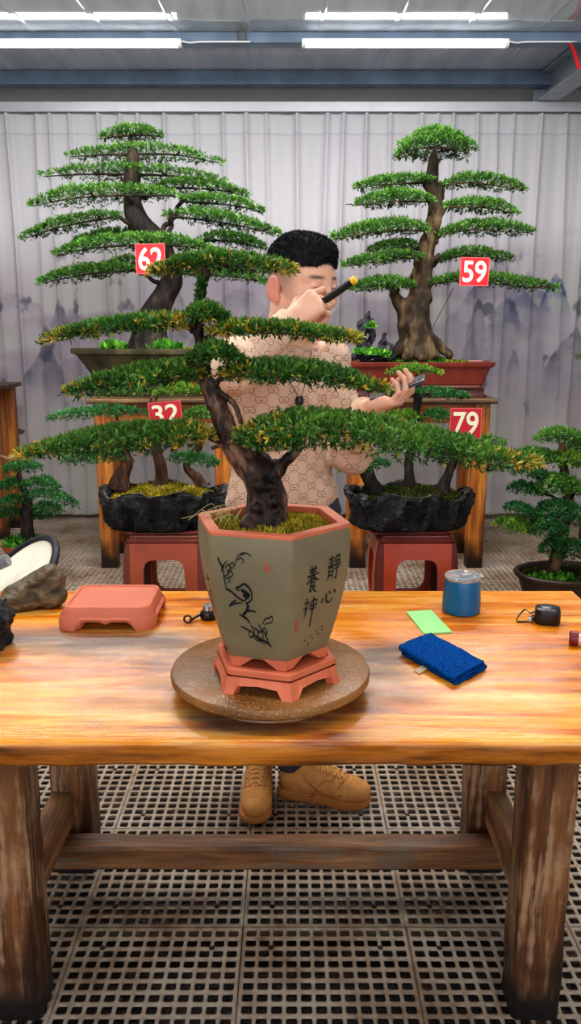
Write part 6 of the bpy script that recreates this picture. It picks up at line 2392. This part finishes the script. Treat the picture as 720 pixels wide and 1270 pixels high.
# drapery: slanting folds over the belly, tight rings at the elbows
q1 = pm[:, 2] + .45 * (pm[:, 0] + .02)
fold[msk] = .0045 * fbm(pm * np.array([1, 1, 1.6]), 11, 4, 3) + .0035 * np.sin(q1 * 48 + 3 * vnoise(pm, 7, 2)) * np.clip((1.22 - pm[:, 2]) / .2, 0, 1)
for el in (ELR, ELL):
    de = np.linalg.norm(pm - el, axis=1)
    fold[msk] += .005 * np.sin(de * 170) * np.exp(-(de / .09) ** 2)
s.F += fold.reshape(s.n).astype(np.float32)
s.cut((0, 0, .795), (0, 0, -1))
s.cut(WRR - unit(WRR - ELR) * .022, unit(WRR - ELR), k=.003) if False else None
V, Q = s.mesh(1)


def seg_param(P, a, b):
    ab = b - a
    t = ((P - a) @ ab) / (ab @ ab)
    tc = np.clip(t, 0, 1)
    return t, np.linalg.norm(P - a - tc[:, None] * ab, axis=1)


# trim the cuffs and the neck: drop faces beyond them
keep = np.ones(len(V), dtype=bool)
for el, wr in ((ELR, WRR), (ELL, WRL)):
    t, d = seg_param(V, el, wr)
    keep &= ~((t > .90) & (d < .075))
nk = CHE + vec(.03, -.005, .178)
nd = unit(HC - CHE - vec(0, 0, .15))
rad_n = np.linalg.norm((V - nk) - ((V - nk) @ nd)[:, None] * nd, axis=1)
keep &= ~((((V - nk) @ nd) > 0) & (rad_n < .105))
kf_ = keep[Q].all(1)
Q = Q[kf_]
# pattern coordinates: unrolled round the trunk and along each sleeve
th_ = np.arctan2((V - CHE) @ TR[:, 0], -((V - CHE) @ TR[:, 1]))
UV = np.stack([th_ * .15, V[:, 2]], 1)
dt = np.abs(((V - CHE) @ TR[:, 0])) * 0 + .055
bd = np.full(len(V), .072)
for sh, el, wr in ((SHR, ELR, WRR), (SHL, ELL, WRL)):
    for a, b, off in ((sh, el, 0), (el, wr, .26)):
        t, d = seg_param(V, a, b)
        m = (d < bd) & (t > .12 if a is sh else t > -.1)
        ax = unit(b - a)
        e1 = unit(np.cross(ax, vec(.3, -.9, .2)))
        e2 = np.cross(ax, e1)
        w = V - a
        an = np.arctan2(w @ e1, w @ e2)
        UV[m] = np.stack([an * .055, off + t * np.linalg.norm(b - a)], 1)[m]
        bd[m] = d[m]
sw = np_mesh('sweater', V, Q, MT['knit'], pe, uv=UV)
ring_pts = []
e1 = unit(np.cross(nd, vec(0, 1, 0)))
e2 = np.cross(nd, e1)
nc = nk - nd * .004
rr_ = []
cm = MB()
for k_ in range(41):
    a = 2 * PI * k_ / 40
    rr_.append(Vector(nc + e1 * math.cos(a) * .077 + e2 * math.sin(a) * .075 + nd * .004 * math.sin(a)))
cm.tube(rr_, .0105, 12, False)
cm.build('collar', MT['rib'], sw, smooth=True)
for el, wr in ((ELR, WRR), (ELL, WRL)):
    ax = unit(wr - el)
    P_ = [Vector(wr + ax * x) for x in (-.045, -.035, -.012, .004, .007)]
    MB().tube(P_, [.045, .0425, .0405, .041, .033], 24, True).build('cuff', MT['rib'], sw, smooth='auto')

# trousers
s = body_sdf((-.3, 2.15, .06), (.3, 2.65, 1.02), .008, .012, 'legs')
for kn, an in ((KNR, ANR), (KNL, ANL)):
    s.cone(kn, an, .068, .055, k=.03)
pts = s.points()
s.F += (.004 * fbm(pts * np.array([1, 1, 2.0]), 14, 6, 2)).reshape(s.n).astype(np.float32)
s.cut((0, 0, .095), (0, 0, -1))
s.cut((0, 0, .96), (0, 0, 1))
V, Q = s.mesh(1)
np_mesh('trousers', V, Q, MT['trousers'], pe)


# low leather shoes
def shoe(heel, toe, mirror):
    heel, toe = np.array(heel, dtype=float), np.array(toe, dtype=float)
    fx = unit(toe - heel)
    sx = np.cross(vec(0, 0, 1), fx) * mirror
    L = .292
    R = np.stack([fx, sx, vec(0, 0, 1)], 1)
    W = lambda f, s_, u: heel + fx * f + sx * s_ + vec(0, 0, u)
    lo = np.minimum.reduce([W(-.03, -.08, 0), W(-.03, .08, 0), W(.32, -.08, 0), W(.32, .08, 0)])
    hi = np.maximum.reduce([W(-.03, -.08, .16), W(-.03, .08, .16), W(.32, -.08, .16), W(.32, .08, .16)])
    lo[2] = -.01
    s = SDF(lo, hi, .003)
    s.ell(W(.225, .004, .046), (.066, .047, .036), R, k=.02)
    s.ell(W(.150, .003, .055), (.085, .043, .045), R, k=.03)
    s.ell(W(.055, .0, .062), (.058, .038, .058), R, k=.03)
    s.cone(W(.175, .002, .072), W(.095, 0, .108), .030, .030, k=.03)
    s.cone(W(.055, 0, .07), W(.06, 0, .108), .040, .041, k=.02)
    s.cone(W(.235, .004, .05), W(.26, .004, .047), .036, .028, k=.02)
    s.ell(W(.058, 0, .135), (.036, .030, .045), R, k=.01, sub=True)
    s.cut((0, 0, .026), (0, 0, -1))
    V, Q = s.mesh(1)
    o = np_mesh('shoe', V, Q, MT['suede'], pe)
    prof = [(-.004, .0), (.0, .030), (.04, .038), (.10, .037), (.16, .041), (.21, .049), (.25, .048), (.28, .034), (.293, .012), (.295, 0)]
    up = spline(prof, 4)
    out = [(p[0], p[1] + .003) for p in up] + [(p[0], -p[1] * .93 - .001) for p in up[::-1][1:-1]]
    rg = lambda g, z: [tuple(W(.145 + (p[0] - .145) * g, p[1] * g, z + .006 * max(0, (p[0] - .22) / .07) * (z < .02))) for p in out]
    so = MB().loft([rg(.955, .0012), rg(.99, .005), rg(1.0, .012), rg(1.0, .025), rg(.98, .029), rg(.93, .031)])
    so.build('sole', MT['gum'], o, smooth='auto')
    # tongue, eyestay and laces
    MB().tube([W(.165, .001, .092), W(.12, .0, .117), W(.084, 0, .146)], [.014, .020, .021], 12, True, flat=.45).build('tongue', MT['suede_dark'], o, smooth=True)
    def top(f, s_):
        for z in np.arange(.15, .02, -.001):
            ix = np.round((W(f, s_, z) - s.lo) / s.vox).astype(int)
            if np.all(ix >= 0) and np.all(ix < s.n) and s.F[tuple(ix)] < 0:
                return z
        return .03
    lc = MB()
    for i in range(7):
        f = .212 - i * .017
        w = .020 + .0012 * i
        for sg in (-1, 1):
            P_ = []
            for q in np.linspace(-1, 1, 7):
                ff2 = f - .006 * (q * sg + 1)
                P_.append(W(ff2, q * w, top(ff2, q * w) + .0035 - .002 * abs(q)))
            lc.tube(spline(P_, 2), .0034, 6, True)
    lc.build('laces', MT['lace'], o, smooth=True)
    sm2 = MB()
    for f0, w0 in ((.222, .040), (.196, .034)):
        P_ = [W(f0 - .55 * abs(q) ** 1.7 * w0, q * w0, top(f0 - .55 * abs(q) ** 1.7 * w0, q * w0) + .0004) for q in np.linspace(-1, 1, 17)]
        sm2.tube(P_, .0013, 6, True)
    for a_, b_ in ((.238, 0), (.250, 0), (.262, 0), (.244, .012), (.244, -.012), (.256, .012), (.256, -.012), (.236, .020), (.236, -.020)):
        z = top(a_, b_)
        sm2.tube([W(a_, b_, z - .001), W(a_, b_, z + .0006)], .0014, 6, True)
    for sg in (-1, 1):
        P_ = [W(f, sg * (.027 + .002 * q), top(f, sg * (.027 + .002 * q)) + .0004) for q, f in enumerate(np.linspace(.215, .11, 10))]
        sm2.tube(P_, .0013, 6, True)
    sm2.build('seams', MT['suede_dark'], o, smooth=True)
    # toe-cap seam and perforations, the sweeping side stripe
    st = MB()
    for sg in (-1, 1):
        P_ = []
        for i in range(14):
            t = i / 13
            f = .215 - .125 * t
            u = .052 + .034 * t ** 1.6 - .02 * math.sin(PI * t)
            # find the surface sideways
            w_out = .0
            for q in np.arange(.058, .015, -.0015):
                ix = np.round((W(f, sg * q, u) - s.lo) / s.vox).astype(int)
                if np.all(ix >= 0) and np.all(ix < s.n) and s.F[tuple(ix)] < 0:
                    w_out = q
                    break
            P_.append(W(f, sg * (w_out + .001), u))
        st.tube(P_, [.0015 + .0055 * math.sin(PI * min(1, (i + .6) / 13)) * (1 - i / 17) for i in range(14)], 8, True, flat=.5)
    st.build('side_stripe', MT['suede_dark'], o, smooth=True)
    return o


shoe((-.099, 2.44, 0), (-.112, 2.15, 0), 1)
shoe((-.034, 2.335, 0), (.235, 2.258, 0), 1)

# phone in the lowered hand
pdx = unit(vec(.90, -.22, .36))
pdy = unit(np.cross(unit(vec(-.34, -.10, .93)), pdx))
pdz = np.cross(pdx, pdy)
pc = WRL + dL * .085 + lL * .010 - nL * .024 + vec(.012, 0, .012)
M = Matrix(((pdx[0], pdy[0], pdz[0], pc[0]), (pdx[1], pdy[1], pdz[1], pc[1]), (pdx[2], pdy[2], pdz[2], pc[2]), (0, 0, 0, 1)))
ph_ = thing('phone', pc, 'dark phone held flat in the lowered hand of the person', 'phone')
R4 = lambda w, d, r, z: [tuple(M @ Vector(p)) for p in rrect(w, d, r, z, (0, 0), 5)]
MB().loft([R4(.152, .070, .009, -.0042), R4(.156, .074, .011, -.003), R4(.156, .074, .011, .003), R4(.152, .070, .009, .0042)]).build('case', MT['dark_grey_plastic'], ph_, smooth='auto')
MB().loft([R4(.147, .066, .007, .0043), R4(.147, .066, .007, .0047)]).build('screen', MT['black_plastic'], ph_)

# slim black marker in the raised hand
a = Vector(WRR + dR * .080 - nR * .022 + lR * .004)
b = Vector(at(441, 346, 2.16))
dv = (b - a).normalized()
a = a - dv * .02
mk = thing('marker_pen', a, 'slim black marker with a yellow end, held in the raised hand', 'pen')
MB().tube([a, a + (b - a) * .5, b - dv * .012], [.0075, .0105, .0095], 14).build('barrel', MT['black_plastic'], mk, smooth='auto')
MB().tube([b - dv * .0125, b - dv * .002, b], [.0105, .0105, .008], 14).build('end_cap', MT['yellow_plastic'], mk, smooth='auto')

# little black microphone on a cord at the chest
mp = at(371, 497, 2.262)
mc = thing('microphone', mp, 'small black microphone hanging on a cord at the sweater front', 'microphone')
MB().lathe([(0, -.016), (.008, -.014), (.010, -.006), (.010, .006), (.007, .012), (0, .014)], mp, 16, sx=1.2, cap0=False, cap1=False).build('body', MT['black_plastic'], mc, smooth='auto')
up_ = [Vector(nk + vec(.02, -.088, .0))]
cd = MB()
for sg, top in ((-1, (347, 432)), (1, (386, 434))):
    t0 = at(top[0], top[1], 2.325)
    cd.tube(spline([mp + Vector((sg * .004, 0, .010)), (mp * .5 + t0 * .5) + Vector((sg * .006, -.012, 0)), t0], 6), .0011, 6)
cd.build('cord', MT['black_plastic'], mc, smooth=True)
# ------------------------------------------------------------------ light
wd = bpy.data.worlds.new('world')
bpy.context.scene.world = wd
wd.use_nodes = True
bg_ = wd.node_tree.nodes['Background']
bg_.inputs[0].default_value = (0.86, 0.92, 1.0, 1)
bg_.inputs[1].default_value = 0.52


def area(name, loc, rot, sx, sy, power, col=(1, 1, 1)):
    l = bpy.data.lights.new(name, 'AREA')
    l.shape = 'RECTANGLE'
    l.size, l.size_y = sx, sy
    l.energy = power
    l.color = col
    o = bpy.data.objects.new(name, l)
    COL.objects.link(o)
    o.location = loc
    o.rotation_euler = rot
    return o


# added area lamps, unseen, standing in for further rows of tubes
area('added_lamp', (-0.3, 0.9, 2.84), (0, 0, 0), 3.4, 0.25, 27, (1, .98, .95))
area('added_lamp', (-0.3, 2.9, 2.97), (0, 0, 0), 3.4, 0.25, 44, (1, .98, .95))
area('added_lamp', (-0.1, 4.1, 3.05), (math.radians(12), 0, 0), 3.6, 0.5, 100, (1, .98, .95))  # added to brighten the curtain and the back of the shed
# daylight from the open side of the shed behind the viewer
area('open_side', (0.0, -1.5, 1.9), (math.radians(80), 0, 0), 5.0, 2.2, 60, (.94, .97, 1))
sc = bpy.context.scene
sc.view_settings.view_transform = 'Standard'
sc.view_settings.look = 'Medium High Contrast'
sc.view_settings.exposure = 0.12
sc.cycles.max_bounces = 6
sc.cycles.diffuse_bounces = 3
sc.cycles.glossy_bounces = 3
sc.cycles.transparent_max_bounces = 6
